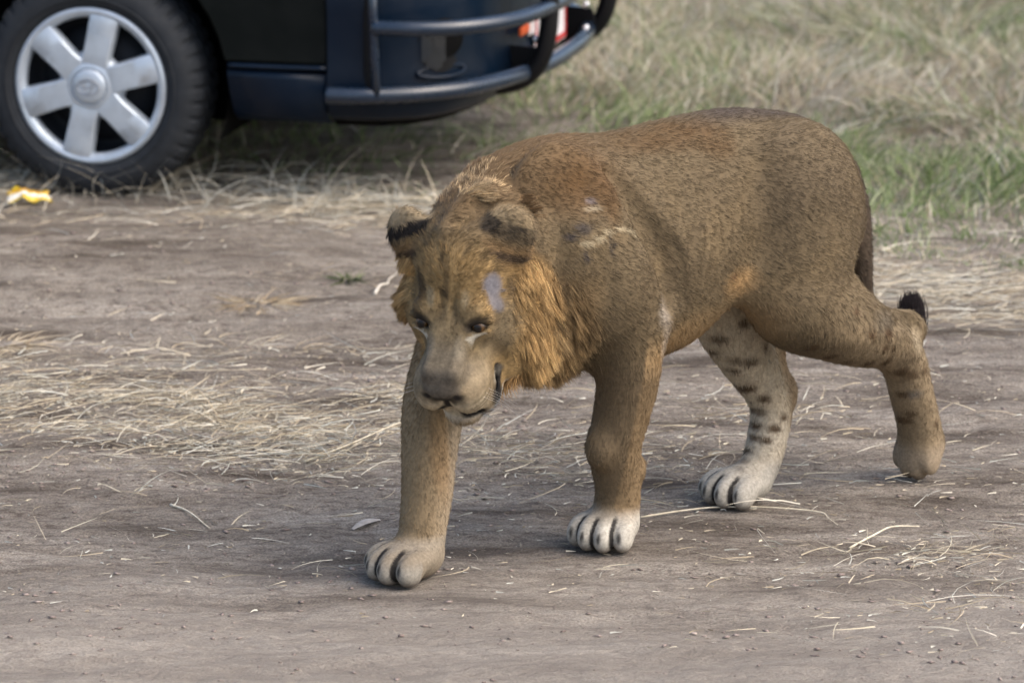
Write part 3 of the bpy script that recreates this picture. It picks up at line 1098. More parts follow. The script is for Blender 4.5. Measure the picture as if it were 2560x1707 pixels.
def s_head(P):
    q = to_head(P)
    E = lambda c, r: s_ell(q, c, r)
    d = E((-0.085, 0, -0.040), (0.120, 0.092, 0.080))                       # braincase
    d = smin(d, E((-0.150, 0, -0.03), (0.07, 0.064, 0.070)), 0.05)          # occiput
    d = smin(d, E((-0.005, 0, -0.036), (0.075, 0.070, 0.048)), 0.04)        # brow
    sl = math.radians(11.0)                                                 # flat-topped bridge of the nose
    bx, bz = q[:, 0] - 0.062, q[:, 2] + 0.052
    bu, bw = bx * math.cos(sl) - bz * math.sin(sl), bx * math.sin(sl) + bz * math.cos(sl)
    by = np.abs(q[:, 1]) * np.interp(bu, [-0.08, 0.0, 0.085], [1.20, 1.06, 0.92])
    dx, dy, dz = np.abs(bu) - 0.058, by - 0.020, np.abs(bw) - 0.014
    bridge = np.sqrt(np.maximum(dx, 0) ** 2 + np.maximum(dy, 0) ** 2 + np.maximum(dz, 0) ** 2) + np.minimum(np.maximum(dx, np.maximum(dy, dz)), 0) - 0.0240
    d = smin(d, bridge, 0.030)
    for s in (1, -1):
        qs = q * np.array([1, s, 1.0])
        e = lambda c, r: s_ell(qs, c, r)
        d = smin(d, e((-0.045, 0.074, -0.095), (0.070, 0.042, 0.065)), 0.05)    # cheek bone and muscle
        d = smin(d, e((0.114, 0.036, -0.112), (0.047, 0.040, 0.047)), 0.022)    # whisker pad
        d = smin(d, e((0.066, 0.042, -0.112), (0.060, 0.032, 0.052)), 0.03)
        d = smin(d, e((0.005, 0.050, 0.009), (0.022, 0.030, 0.018)), 0.016)     # brow ridge
    d = smin(d, E((0.140, 0, -0.074), (0.024, 0.043, 0.024)), 0.014)        # nose
    d = smin(d, E((0.106, 0.010, -0.182), (0.044, 0.042, 0.030)), 0.016)    # chin
    d = smin(d, E((0.015, 0.004, -0.155), (0.105, 0.058, 0.045)), 0.04)     # jaw
    d = smin(d, E((0.078, 0.060, -0.162), (0.046, 0.022, 0.034)), 0.018)    # left flew, drawn aside
    for s in (1, -1):
        qs = q * np.array([1, s, 1.0])
        C = lambda a, b, ra, rb: s_cone(qs, np.array(a), np.array(b), ra, rb)
        d = smax(d, -C((0.038, 0.046, -0.009), (0.025, 0.072, -0.013), 0.0060, 0.0054), 0.004)      # eye opening
        d = smin(d, C((0.027, 0.038, 0.002), (0.015, 0.080, -0.006), 0.0095, 0.0085), 0.006)    # upper lid
        d = smin(d, C((0.046, 0.044, -0.021), (0.031, 0.078, -0.021), 0.006, 0.006), 0.010)     # lower lid
        lip = [(0.158, 0.002, -0.132), (0.150, 0.026, -0.153), (0.116, 0.054, -0.160), (0.080, 0.069, -0.148), (0.050, 0.075, -0.128)]
        for i in range(4):
            d = smax(d, -C(lip[i], lip[i + 1], 0.0065, 0.0070), 0.006)                       # lip line
        d = smax(d, -C((0.168, 0.009, -0.090), (0.160, 0.031, -0.076), 0.0050, 0.0045), 0.006)  # nostril
    d = smax(d, -s_cone(q, np.array([0.170, 0, -0.095]), np.array([0.160, 0, -0.136]), 0.0030, 0.0040), 0.006)  # philtrum
    d = smax(d, -s_cone(q, np.array([-0.08, 0, 0.052]), np.array([-0.02, 0, 0.026]), 0.008, 0.006), 0.03)       # forehead midline
    return d


EAR_L, EAR_R = (-0.136, 0.104, 0.080), (-0.132, 0.116, 0.060)      # ear centres in the head frame (F, |L|, U)


def s_ears(P):
    """Ears turned outwards, their backs to the front."""
    q = to_head(P)
    d = np.full(len(P), 9.0)
    for s, c in ((1, EAR_L), (-1, EAR_R)):
        qs = q * np.array([1, s, 1.0])
        ax = np.array([-0.66, 0.26, 0.70]); ax /= np.linalg.norm(ax)        # base to tip
        nb = np.array([0.74, 0.16, 0.65]); nb -= ax * (nb @ ax); nb /= np.linalg.norm(nb)   # the ear's back
        sd = np.cross(ax, nb)
        R = np.stack([ax, sd, nb], axis=1)
        c = np.array(c)
        shell = s_ell(qs, c, (0.056, 0.047, 0.020), R)
        hollow = s_ell(qs, c - nb * 0.018 + ax * 0.010, (0.052, 0.041, 0.020), R)
        d = np.minimum(d, smax(shell, -hollow, 0.006))
    return d


def s_ruff(P):
    """Flesh and matted hair of the cheek ruff and throat under the mane."""
    q = to_head(P)
    d = s_ell(q, (-0.090, 0.098, -0.120), (0.100, 0.050, 0.075))
    d = smin(d, s_ell(q, (-0.095, -0.098, -0.090), (0.080, 0.050, 0.075)), 0.03)
    d = smin(d, s_ell(q, (-0.085, 0.02, -0.170), (0.085, 0.085, 0.060)), 0.05)
    d = smin(d, s_ell(q, (-0.015, 0.086, -0.160), (0.055, 0.034, 0.045)), 0.04)
    return d


FOLDS = [   # skin folds and muscle edges on the left side: polylines (a, l, z), radius
    ([(-0.205, 0.112, 0.80), (-0.220, 0.123, 0.777), (-0.260, 0.138, 0.711), (-0.294, 0.147, 0.645), (-0.308, 0.151, 0.594), (-0.318, 0.152, 0.53)], 0.0175),
    ([(-0.235, 0.128, 0.76), (-0.291, 0.143, 0.672), (-0.322, 0.149, 0.606), (-0.335, 0.152, 0.55)], 0.0125),
    ([(-0.310, 0.145, 0.69), (-0.338, 0.150, 0.645), (-0.350, 0.156, 0.594), (-0.358, 0.154, 0.53)], 0.0090),
    ([(-0.425, 0.116, 0.75), (-0.430, 0.143, 0.672), (-0.410, 0.157, 0.604), (-0.40, 0.158, 0.54)], 0.0025),
    ([(-0.469, 0.134, 0.701), (-0.470, 0.150, 0.631), (-0.455, 0.154, 0.57)], 0.0022),
    ([(0.195, 0.063, 0.737), (0.161, 0.059, 0.763), (0.128, 0.059, 0.786), (0.100, 0.066, 0.799), (0.077, 0.075, 0.803)], -0.0130),
    ([(0.175, 0.083, 0.752), (0.128, 0.090, 0.776), (0.105, 0.092, 0.785)], 0.0110),
    ([(-0.90, 0.165, 0.385), (-0.96, 0.148, 0.352), (-1.02, 0.132, 0.318)], 0.0045),
]


FORMS = [   # broad hollows (+) and swellings (-) of muscle and bone: centre, radii, depth
    ((-.590, .140, .700), (.045, .09, .110), .013), ((-.560, .140, .600), (.050, .07, .060), .009), ((-.660, .105, .815), (.050, .06, .045), -.008),
    ((-.845, .150, .530), (.024, .07, .100), .007), ((-.150, .110, .815), (.022, .05, .045), -.009), ((-.175, .135, .765), (.020, .05, .045), -.010),
    ((-.205, .150, .705), (.020, .05, .045), -.009), ((-.235, .165, .640), (.020, .05, .045), -.008), ((-.085, .140, .790), (.040, .06, .060), .007), ((-.020, .120, .720), (.035, .08, .080), .012),
    ((-.130, .175, .600), (.025, .06, .060), .008), ((-.215, .170, .590), (.035, .05, .060), -.007), ((-.345, .140, .770), (.060, .06, .060), .006),
    ((-.250, .150, .455), (.020, .05, .060), .005), ((-.275, .100, .290), (.014, .05, .060), .004), ((-.700, .180, .470), (.050, .05, .050), -.006),
    ((-.960, .130, .385), (.045, .05, .016), .007), ((.120, -.020, .280), (.014, .05, .070), .005), ((-.750, -.030, .270), (.014, .05, .060), .005), ((-.810, -.04, .26), (.012, .04, .05), .006),
    ((-.380, .155, .640), (.010, .06, .090), .0030), ((-.415, .152, .645), (.010, .06, .090), -.0025), ((-.450, .150, .650), (.010, .06, .090), .0030), ((-.490, .148, .655), (.010, .06, .080), -.0020)]
HEAD_FORMS = [   # the same in the head frame, mirrored
    ((.060, .060, -.055), (.028, .018, .022), .006), ((-.060, .092, .020), (.040, .025, .035), .007), ((.000, .012, .030), (.045, .009, .03), .004),
    ((-.010, .030, .030), (.030, .012, .02), -.004), ((.095, .054, -.066), (.035, .014, .014), .003), ((.035, .085, -.085), (.03, .02, .03), .005)]


def add_forms(P, out):
    for c, r, dep in FORMS:
        c, r = np.asarray(c), np.asarray(r)
        m = (np.abs(P - c) < 2.4 * r).all(1)
        if m.any():
            out[m] += dep * np.exp(-(((P[m] - c) / r) ** 2).sum(1))
    m = (np.abs(P - HE) < 0.26).all(1)
    if m.any():
        q = to_head(P[m])
        q[:, 1] = np.abs(q[:, 1])
        add = np.zeros(len(q))
        for c, r, dep in HEAD_FORMS:
            add += dep * np.exp(-np.minimum((((q - np.asarray(c)) / np.asarray(r)) ** 2).sum(1), 40))
        out[m] += add
    return out


def culled(P, fn, lo, hi, pad=0.10):
    lo, hi = np.asarray(lo) - pad, np.asarray(hi) + pad
    m = ((P > lo) & (P < hi)).all(1)
    d = np.full(len(P), 0.9)
    if m.any():
        d[m] = fn(P[m])
    return d


def _box(pts):
    p = np.asarray(pts, dtype=np.float64)
    r = p[:, 3:4]
    return (p[:, :3] - r).min(0), (p[:, :3] + r).max(0)


_HC = from_head(np.array([-0.03, 0.0, -0.03]))
FOLD_PTS = [(catmull([(*p, abs(r)) for p in pl], 3), r) for pl, r in FOLDS]      # r < 0 is a raised roll


def limb_sdf(P, k):
    L = LIMBS[k]
    d = s_chain(P, L['pts'], L['sq'])
    for c, r, kk in EXTRA[k]:
        d = smin(d, s_ell(P, c, r), kk)

    def paw(Q):
        pw = None
        for c, r, M, kk in PAWS[k]:
            e = s_ell(Q, c, r, M)
            pw = e if pw is None else smin(pw, e, kk)
        return pw
    c = PAWS[k][0][0]
    return smin(d, culled(P, paw, c - 0.12, c + 0.12, 0.03), 0.022)


def lion_sdf(P):
    P = np.asarray(P, dtype=np.float64)
    tr = culled(P, s_trunk, (-0.965, -0.16, 0.37), (0.07, 0.16, 0.88), 0.14)
    tr = smin(tr, culled(P, lambda Q: s_ell(Q, (-0.05, 0.0, 0.56), (0.11, 0.105, 0.15)), (-.16, -.1, .41), (.06, .1, .71)), 0.06)
    tr = smin(tr, culled(P, lambda Q: s_ell(Q, (-0.62, 0.085, 0.535), (0.070, 0.035, 0.065)), (-.69, .05, .44), (-.55, .12, .57)), 0.05)

    def front(Q):
        body = smin(s_chain(Q, NECK), s_ell(Q, (0.055, 0.045, 0.555), (0.085, 0.085, 0.105)), 0.08)   # neck and throat
        hd = culled(Q, lambda W: smin(smin(s_head(W), s_ruff(W), 0.025), s_ears(W), 0.012), _HC - 0.26, _HC + 0.26, 0.04)
        return body, hd
    m = ((P > np.array([-0.40, -0.30, 0.25])) & (P < np.array([0.50, 0.42, 0.98]))).all(1)
    out = tr.copy()
    if m.any():
        body, hd = front(P[m])
        out[m] = smin(smin(tr[m], body, 0.09), hd, 0.035)
    for k in ('LF', 'RF', 'RH', 'LH'):
        lo, hi = _box(LIMBS[k]['pts'])
        lo[2] = -0.02
        if k in ('LF', 'RF'):
            hi[2] = 0.9
        d = culled(P, lambda Q: limb_sdf(Q, k), lo, hi, 0.10)
        out = np.minimum(out, smin(tr, d, LIMBS[k]['k']))
    lo, hi = _box(TAIL)
    out = np.minimum(out, smin(tr, culled(P, lambda Q: s_chain(Q, TAIL), lo, hi, 0.05), 0.03))
    out = add_forms(P, out)
    for pl, r in FOLD_PTS:
        m = ((P > pl[:, :3].min(0) - 0.05) & (P < pl[:, :3].max(0) + 0.05)).all(1)
        if not m.any():
            continue
        Q = P[m]
        f = np.full(len(Q), 9.0)
        for i in range(len(pl) - 1):
            rr = abs(r) * math.sin(math.pi * min(max(i / (len(pl) - 1), .12), .88))
            f = np.minimum(f, s_cone(Q, pl[i, :3], pl[i + 1, :3], rr, rr))
        out[m] += (1.5 if r > 0 else .9) * r * np.exp(-(np.maximum(f, 0) / abs(r)) ** 2)
    return out


def lion_mesh(h=0.008):
    lo = np.array([-1.34, -0.32, -0.012])
    hi = np.array([0.46, 0.36, 0.98])
    B = 4
    n = (np.ceil((hi - lo) / h / B).astype(int) * B)
    H = h * B
    cn = n // B
    cx = [lo[i] + (np.arange(cn[i]) + 0.5) * H for i in range(3)]
    G = np.stack(np.meshgrid(*cx, indexing='ij'), -1).reshape(-1, 3)
    dc = lion_sdf(G).reshape(cn)
    V = np.repeat(np.repeat(np.repeat(np.where(dc > 0, 1.0, -1.0), B, 0), B, 1), B, 2)
    near = np.abs(dc) < H * 1.25
    nf = np.repeat(np.repeat(np.repeat(near, B, 0), B, 1), B, 2)
    idx = np.argwhere(nf)
    pts = lo + idx * h
    vals = np.concatenate([lion_sdf(pts[i:i + 200000]) for i in range(0, len(pts), 200000)])
    V[idx[:, 0], idx[:, 1], idx[:, 2]] = vals
    # surface nets
    s = V < 0
    c8 = [(i, j, k) for i in (0, 1) for j in (0, 1) for k in (0, 1)]
    sl = lambda o: tuple(slice(o[i], V.shape[i] - 1 + o[i]) for i in range(3))
    cnt = sum(s[sl(o)].astype(np.int8) for o in c8)
    act = np.argwhere((cnt > 0) & (cnt < 8))
    vid = -np.ones(cnt.shape, dtype=np.int64)
    vid[act[:, 0], act[:, 1], act[:, 2]] = np.arange(len(act))
    acc = np.zeros((len(act), 3))
    w = np.zeros(len(act))
    for o in c8:
        for ax in range(3):
            if o[ax] == 0:
                p = list(o); p[ax] = 1
                va = V[act[:, 0] + o[0], act[:, 1] + o[1], act[:, 2] + o[2]]
                vb = V[act[:, 0] + p[0], act[:, 1] + p[1], act[:, 2] + p[2]]
                m = (va < 0) != (vb < 0)
                t = np.where(m, va / np.where(m, va - vb, 1), 0)
                q = np.tile(np.array(o, float), (len(act), 1))
                q[:, ax] += t
                acc += q * m[:, None]
                w += m
    verts = lo + (act + acc / w[:, None]) * h
    faces = []
    for ax in range(3):
        u, v = (ax + 1) % 3, (ax + 2) % 3
        a0 = [slice(None)] * 3; a1 = [slice(None)] * 3
        a0[ax] = slice(0, V.shape[ax] - 1); a1[ax] = slice(1, V.shape[ax])
        for flip in (False, True):
            m = (s[tuple(a0)] & ~s[tuple(a1)]) if not flip else (~s[tuple(a0)] & s[tuple(a1)])
            e = np.argwhere(m)
            ok = (e[:, u] > 0) & (e[:, v] > 0) & (e[:, u] < cnt.shape[u]) & (e[:, v] < cnt.shape[v])
            e = e[ok]

            def g(du, dv):
                q = e.copy(); q[:, u] += du; q[:, v] += dv
                return vid[q[:, 0], q[:, 1], q[:, 2]]
            f = np.stack([g(-1, -1), g(0, -1), g(0, 0), g(-1, 0)], 1)
            faces.append(f if not flip else f[:, ::-1])
    faces = np.concatenate(faces)
    faces = faces[(faces >= 0).all(1)]
    verts = project(verts, 2)
    # finer mesh on the head and the paws
    cen = verts[faces].mean(1)
    hq = to_head(cen)
    sel = (hq[:, 0] > -0.23) & (np.abs(hq[:, 1]) < 0.17) & (hq[:, 2] > -0.19) & (hq[:, 0] < 0.22) & (hq[:, 2] < 0.14)
    sel |= cen[:, 2] < 0.10
    verts, faces = subdivide(verts, faces, sel)
    verts = project(verts, 2)
    verts[:, 2] = np.maximum(verts[:, 2], 0.0015)
    return verts, faces


def grad(P, e=0.0015):
    g = np.empty_like(P)
    for i in range(3):
        d = np.zeros(3); d[i] = e
        g[:, i] = lion_sdf(P + d) - lion_sdf(P - d)
    return g / (2 * e)


def project(P, it):
    for _ in range(it):
        d = lion_sdf(P)
        g = grad(P)
        g2 = (g * g).sum(1)
        st = np.clip(d / np.maximum(g2, 0.2), -0.004, 0.004)
        P = P - st[:, None] * g
    return P


def subdivide(verts, faces, sel):
    """Split the chosen quads 1 to 4; faces beside them become fans so that the mesh stays closed. Returns triangles."""
    fs, fo = faces[sel], faces[~sel]
    nv = len(verts)
    ed = np.concatenate([np.sort(fs[:, [i, (i + 1) % 4]], axis=1) for i in range(4)])
    key = ed[:, 0] * nv + ed[:, 1]
    uk, inv = np.unique(key, return_inverse=True)
    mid = 0.5 * (verts[uk // nv] + verts[uk % nv])
    fc = verts[fs].mean(1)
    V = np.concatenate([verts, mid, fc])
    m = inv.reshape(4, -1).T + nv
    c = np.arange(len(fs)) + nv + len(uk)
    q = []
    for i in range(4):
        q.append(np.stack([fs[:, i], m[:, i], c, m[:, i - 1]], 1))
    q = np.concatenate(q)
    tri = [q[:, [0, 1, 2]], q[:, [0, 2, 3]]]
    eo = np.stack([np.sort(fo[:, [i, (i + 1) % 4]], axis=1) for i in range(4)], 1)
    ko = eo[..., 0] * nv + eo[..., 1]
    pos = np.clip(np.searchsorted(uk, ko), 0, len(uk) - 1)
    hit = uk[pos] == ko
    plain = ~hit.any(1)
    tri += [fo[plain][:, [0, 1, 2]], fo[plain][:, [0, 2, 3]]]
    ex = []
    for f, h_, p in zip(fo[~plain], hit[~plain], pos[~plain]):
        loop = []
        for i in range(4):
            loop.append(f[i])
            if h_[i]:
                loop.append(p[i] + nv)
        # start the fan at a midpoint
        k = next(i for i, v in enumerate(loop) if v >= nv)
        loop = loop[k:] + loop[:k]
        for i in range(1, len(loop) - 1):
            ex.append((loop[0], loop[i], loop[i + 1]))
    if ex:
        tri.append(np.array(ex))
    return V, np.concatenate(tri)


# ==== LION BUILD
def blob(P, c, r, sharp=2.0):
    d = np.sqrt((((P - np.asarray(c)) / np.asarray(r)) ** 2).sum(1))
    return np.clip(1.0 - d ** sharp * 0.5, 0, 1) ** 1.5 if sharp else (d < 1).astype(float)


def sstep(x, a, b):
    t = np.clip((x - a) / (b - a), 0, 1)
    return t * t * (3 - 2 * t)


def head_weight(P):
    q = to_head(P)
    d = np.sqrt(((q - np.array([-0.03, 0.0, -0.06])) / np.array([0.23, 0.18, 0.19])) ** 2 @ np.ones(3))
    return sstep(d, 1.05, 0.85)


TAN, BROWN, ORANGE = np.array([.186, .135, .074]), np.array([.145, .080, .030]), np.array([.50, .275, .088])
PALE, WHITE, GREYF = np.array([.46, .37, .26]), np.array([.62, .58, .50]), np.array([.215, .165, .095])
DARK, SLATE, CREAM = np.array([.010, .008, .008]), np.array([.26, .248, .270]), np.array([.52, .43, .29])

LION_TONE = .63
LIMB_SPOTS = [   # faint rosettes kept on the legs: a, l, z, radius
    (-.684, -.022, .398, .014), (-.635, .073, .428, .010), (-.647, -.061, .361, .016), (-.659, -.096, .326, .010), (-.712, -.029, .308, .015), (-.686, -.047, .311, .013), (-.691, -.066, .286, .009),
    (-.724, -.082, .238, .014), (-.726, -.050, .244, .014), (-.756, -.031, .220, .013), (-.735, -.06, .205, .009), (-.755, -.054, .189, .013), (-.749, -.060, .159, .013), (-.773, -.018, .156, .014), (-.798, -.016, .178, .011),
    (-.755, -.022, .131, .010), (-.741, -.048, .134, .011), (-.734, -.070, .104, .011), (-.707, -.058, .090, .015), (-.681, -.018, .082, .012), (-.748, -.021, .338, .010),
    (-.710, .165, .380, .013), (-.775, .148, .345, .013), (-.836, .141, .321, .011), (-.89, .150, .312, .013), (-.942, .151, .311, .015), (-1.008, .129, .274, .017), (-1.036, .133, .265, .017), (-1.072, .132, .269, .013),
    (-.914, .174, .346, .012), (-.942, .168, .342, .010), (-.919, .179, .379, .017), (-.858, .188, .390, .013), (-.818, .184, .443, .010), (-1.064, .075, .144, .014), (-1.064, .101, .165, .010), (-1.132, .110, .133, .010),
    (-1.03, .115, .215, .012), (-.98, .12, .27, .010)]


def coat_color(P):
    n = len(P)
    q = to_head(P)
    hw = head_weight(P)
    big = vnoise3(P, 9.0, 3, 3)
    fine = vnoise3(P, 45.0, 8, 3)
    c = np.tile(TAN, (n, 1))

    def mixin(w, col):
        nonlocal c
        w = np.clip(w, 0, 1)[:, None]
        c = c * (1 - w) + np.asarray(col) * w
    a, l, z = P[:, 0], P[:, 1], P[:, 2]
    # body
    mixin(0.5 * sstep(big, -.1, 0.45), TAN * np.array([.74, .73, .73]))
    mixin(.5 * sstep(vnoise3(P, 16.0, 19, 3), .05, .45), TAN * np.array([1.25, 1.22, 1.15]))
    mixin(0.85 * sstep(z + .05 * big, .52, .42) * (a < -.25) * sstep(a, -.68, -.58), np.array([.50, .325, .155]))                 # belly
    mixin(0.8 * sstep(z, .70, .82) * sstep(a, -.30, -.16) * (hw < .5), np.array([.190, .118, .056]))        # withers
    mixin((.95 + .3 * fine) * blob(P, (-.105, .12, .80), (.085, .08, .065), 2), BROWN)                               # shoulder blade
    mixin(.7 * blob(P, (-.165, .13, .76), (.025, .06, .07), 2), np.array([.19, .105, .042]))
    for ca, cl, cz, ra, rz in ((-.30, .045, .85, .07, .030), (-.38, .05, .85, .08, .034), (-.45, .055, .85, .08, .040), (-.515, .07, .835, .05, .048)):
        mixin(.9 * blob(P, (ca, cl, cz), (ra, .06, rz), 3) * (0.75 + .5 * fine), np.array([.140, .080, .032]))
    mixin(.85 * sstep(np.abs(l), .065, .02) * sstep(z, .68, .82) * sstep(a, -.42, -.62), np.array([.075, .058, .052]))   # dark line of the croup
    mixin(.55 * sstep(a, -.55, -.68) * sstep(z, .5, .62) * sstep(big, -.5, .4), np.array([.130, .096, .060]))
    # flank fold
    mixin((.75 + .4 * fine) * blob(P, (-.535, .13, .535), (.050, .06, .034), 2), np.array([.52, .32, .14]))
    mixin(.9 * blob(P, (-.512, .14, .552), (.010, .03, .008), 3), np.array([.10, .045, .02]))
    # throat and chest
    mixin(.8 * sstep(a, -.16, -.02) * sstep(z, .66, .52) * (hw < .6) * (z > .36), np.array([.40, .235, .092]))
    # limbs
    leg = sstep(z, .44, .36)
    front = a > -.45
    mixin(.7 * leg * front * (l > 0.0) * (a < -.1), np.array([.215, .153, .088]))
    rf = front & (a > -.06) & (hw < .3) & (z < .46)
    mixin(.85 * rf, np.array([.35, .252, .140]))
    mixin(.75 * rf * sstep(a - .155 + .5 * (z - .2) * .5, .02, -.05) * sstep(l, -.075, -.035), PALE * 1.15)
    mixin(.55 * rf * blob(P, (.145, -.005, .26), (.025, .05, .11), 3), np.array([.36, .215, .092]))
    rh = (~front) & (l < .02) & (z < .50) & (a > -.95)
    mixin(.9 * rh, np.array([.72, .59, .41]))
    mixin(.9 * rh * sstep(z, .22, .12), np.array([.70, .61, .47]))
    mixin(.75 * rh * sstep(a, -.80, -.84) * (z > .15), np.array([.30, .19, .09]))
    lh = ((~front) & (l > .02)) * sstep(z - .35 * (a + .95), .44, .30) * sstep(a, -.70, -.88)
    mixin(.65 * lh, np.array([.40, .30, .185]))
    mixin(.6 * blob(P, (-.91, .172, .405), (.045, .06, .024), 2), np.array([.10, .085, .065]))
    mixin(.65 * blob(P, (-1.012, .15, .30), (.030, .05, .018), 3), np.array([.12, .085, .05]))
    mixin(.7 * blob(P, (-1.05, .125, .215), (.025, .04, .010), 3), np.array([.14, .13, .12]))
    mixin(.5 * blob(P, (-1.05, .14, .34), (.03, .05, .03), 3), CREAM)
    for *sc, sr in LIMB_SPOTS:
        mixin((1.0 + .6 * fine) * blob(P + .006 * np.stack([fine, fine, big], 1), sc, (sr * 1.15, .03, sr * .82), 3), np.array([.095, .054, .024]))
    # paws
    pawz = sstep(z + .02 * big, .095, .055)
    mixin(.92 * pawz * (a > -.9), WHITE * (1.0 + .35 * big + .3 * fine)[:, None] * .92)
    mixin(.85 * pawz * (a > .08), np.array([.34, .27, .185]))
    mixin(.7 * sstep(z, .060, .030) * (a > .235), WHITE * .8)
    mixin(.75 * pawz * (a < -.9), np.array([.42, .33, .23]))
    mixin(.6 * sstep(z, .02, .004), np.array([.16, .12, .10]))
    for k in PAWS:
        pc = PAWS[k]
        if k == 'LH':
            continue
        M = pc[0][2]
        sz = pc[0][1][0] / .056
        lp = (P - (pc[0][0] - M @ np.array([0, 0, .040]) * sz)) @ M / sz        # paw frame: x to the toes, y left, z up
        near = ((np.abs(lp[:, 1]) < .085) & (lp[:, 0] > .0) & (lp[:, 0] < .12) & (lp[:, 2] < .075)).astype(float)
        for yy, x0 in ((0.0, .060), (.035, .045), (-.035, .045)):                # shade of the gaps between the toes, painted into the coat
            yo = yy * (1 + .25 * (lp[:, 0] - x0) / .05)
            mixin(.96 * near * sstep(np.abs(lp[:, 1] - yo), .0062, .0034) * sstep(lp[:, 0], x0 - .012, x0 + .006), DARK * 1.3)
        for xx, yy in ((.044, .056), (.066, .0195), (.066, -.0195), (.044, -.056)):   # claw sheaths
            mixin(.9 * near * blob(lp, (xx + .027, yy, .036), (.013, .0050, .0125), 4), DARK * 1.3)
    # ---- head
    F, L, U = q[:, 0], q[:, 1], q[:, 2]
    aL = np.abs(L)
    qa = np.stack([F, aL, U], 1)
    mixin(hw, np.array([.42, .275, .118]))
    mixin(.8 * hw * sstep(F, -.02, .05) * sstep(aL, .085, .06), GREYF)                          # face
    mixin(.75 * hw * sstep(F, .05, .10) * sstep(U, -.115, -.09), np.array([.170, .142, .104]))  # muzzle bridge
    mixin(.7 * hw * sstep(aL + .2 * np.clip(-U - .05, 0, 1), .125, .155) * sstep(F, .05, -.01), ORANGE)   # ruff
    mixin(.55 * hw * sstep(F, -.05, -.12) * sstep(aL, .07, .11), np.array([.46, .25, .085]))
    mixin(.75 * blob(q, (-.012, .092, -.045), (.05, .035, .05), 3), np.array([.225, .182, .118]))       # grey left cheek
    mixin(.8 * blob(q, (.035, .085, -.07), (.05, .03, .04), 3), np.array([.235, .180, .108]))
    mixin(.85 * hw * np.maximum(sstep(U, -.088, -.104) * sstep(F, .06, .10), sstep(aL, .034, .046) * sstep(F, .05, .08) * sstep(U, -.055, -.075)), np.array([.315, .240, .145]))   # whisker pads
    mixin(.85 * hw * sstep(U, -.090, -.112) * sstep(F, .105, .135), np.array([.60, .50, .34]))
    mixin(.6 * hw * sstep(F, .118, .145) * sstep(U, -.088, -.076) * sstep(aL, .046, .030), np.array([.105, .088, .072]))   # nose leather
    for i, uu in enumerate((-.104, -.116, -.128)):                                               # whisker rows
        mixin(.8 * blob(qa, (.120, .058, uu), (.035, .03, .0045), 3), np.array([.14, .10, .05]))
    mixin(.9 * hw * sstep(U, -.160, -.172) * sstep(F, .03, .07), WHITE * 1.35)                    # chin
    mixin(.75 * blob(q, (-.06, 0, .06), (.09, .007, .05), 3), np.array([.10, .068, .036]))
    for sl_, ll_ in ((-.07, .030), (-.05, -.034), (-.095, .055), (-.08, -.06)):
        mixin(.6 * blob(q, (sl_, ll_, .05), (.03, .007, .05), 3), np.array([.11, .075, .038]))
    sp = vnoise3(q * np.array([.8, 1.4, 1]) + 3.1, 46.0, 11, 2)
    mixin(.85 * hw * sstep(sp, .10, .34) * sstep(F, .05, -.01) * sstep(aL, .11, .07) * (U > -.03), np.array([.075, .050, .026]))
    tex = vnoise3(q + 1.7, 85.0, 71, 3) + .7 * vnoise3(q * np.array([.5, 1.3, 1]) + 4.4, 42.0, 73, 2)
    c = c * (1 + .42 * hw * tex)[:, None]
    # eyes: dark rims, pale patch below, tear line
    tr_ = (F - .028) + .50 * (aL - .059)
    mixin(.97 * blob(np.stack([tr_, aL, U], 1), (0, .059, -.006), (.0150, .0275, .022), 4), DARK)
    mixin(.95 * blob(qa, (.043, .040, -.018), (.011, .0065, .012), 3), DARK)
    tl_ = (F - .050) + .55 * (aL - .057)
    mixin(.95 * blob(np.stack([tl_, aL, U], 1), (0, .058, -.020), (.0048, .019, .018), 4), np.array([.66, .61, .50]))
    mixin(.35 * blob(qa, (.060, .047, -.028), (.007, .006, .014), 3), np.array([.46, .42, .33]))
    mixin(.85 * blob(qa, (-.006, .036, .024), (.022, .010, .03), 3), np.array([.42, .345, .22]))                # light brow
    mixin(.6 * blob(qa, (-.004, .054, .02), (.016, .008, .02), 3), np.array([.23, .125, .045]))
    mixin(.6 * blob(qa, (.02, .016, .012), (.035, .012, .03), 3), np.array([.12, .085, .045]))
    mixin(.5 * blob(qa, (.075, .030, -.03), (.03, .012, .03), 3), np.array([.27, .235, .175]))
    # bare patch over the left eye
    mixin(1.0 * blob(q, (-.038, .082, .040), (.024, .022, .03), 5), SLATE)
    mixin(.9 * blob(q, (-.018, .090, .012), (.016, .018, .03), 4), SLATE * .92)
    mixin(.85 * blob(q, (-.04, .112, .02), (.030, .010, .03), 4), DARK * 4)
    # nose, lips
    mixin(.98 * blob(q, (.166, 0, -.094), (.018, .033, .019), 5), DARK * .9)
    mixin(.9 * blob(qa, (.160, .036, -.082), (.012, .014, .008), 3), DARK * 1.4)
    mixin(.95 * blob(qa, (.163, .031, -.080), (.010, .010, .009), 4), DARK)
    lip = [(0.158, 0.002, -0.132), (0.150, 0.026, -0.153), (0.116, 0.054, -0.160), (0.080, 0.069, -0.148), (0.050, 0.075, -0.128)]
    lp = catmull([(*p, .0) for p in lip], 5)
    ld = np.min(np.stack([np.sqrt(((qa - p[:3]) ** 2).sum(1)) for p in lp]), 0)
    mixin(.98 * sstep(ld, .018, .012), DARK * .8)
    mixin(.97 * sstep(np.abs(L), .009, .005) * (F > .14) * (U < -.085) * (U > -.145), DARK)
    mixin(.7 * blob(q, (.060, .088, -.128), (.022, .025, .011), 3), np.array([.50, .44, .34]))                       # white behind the mouth corner
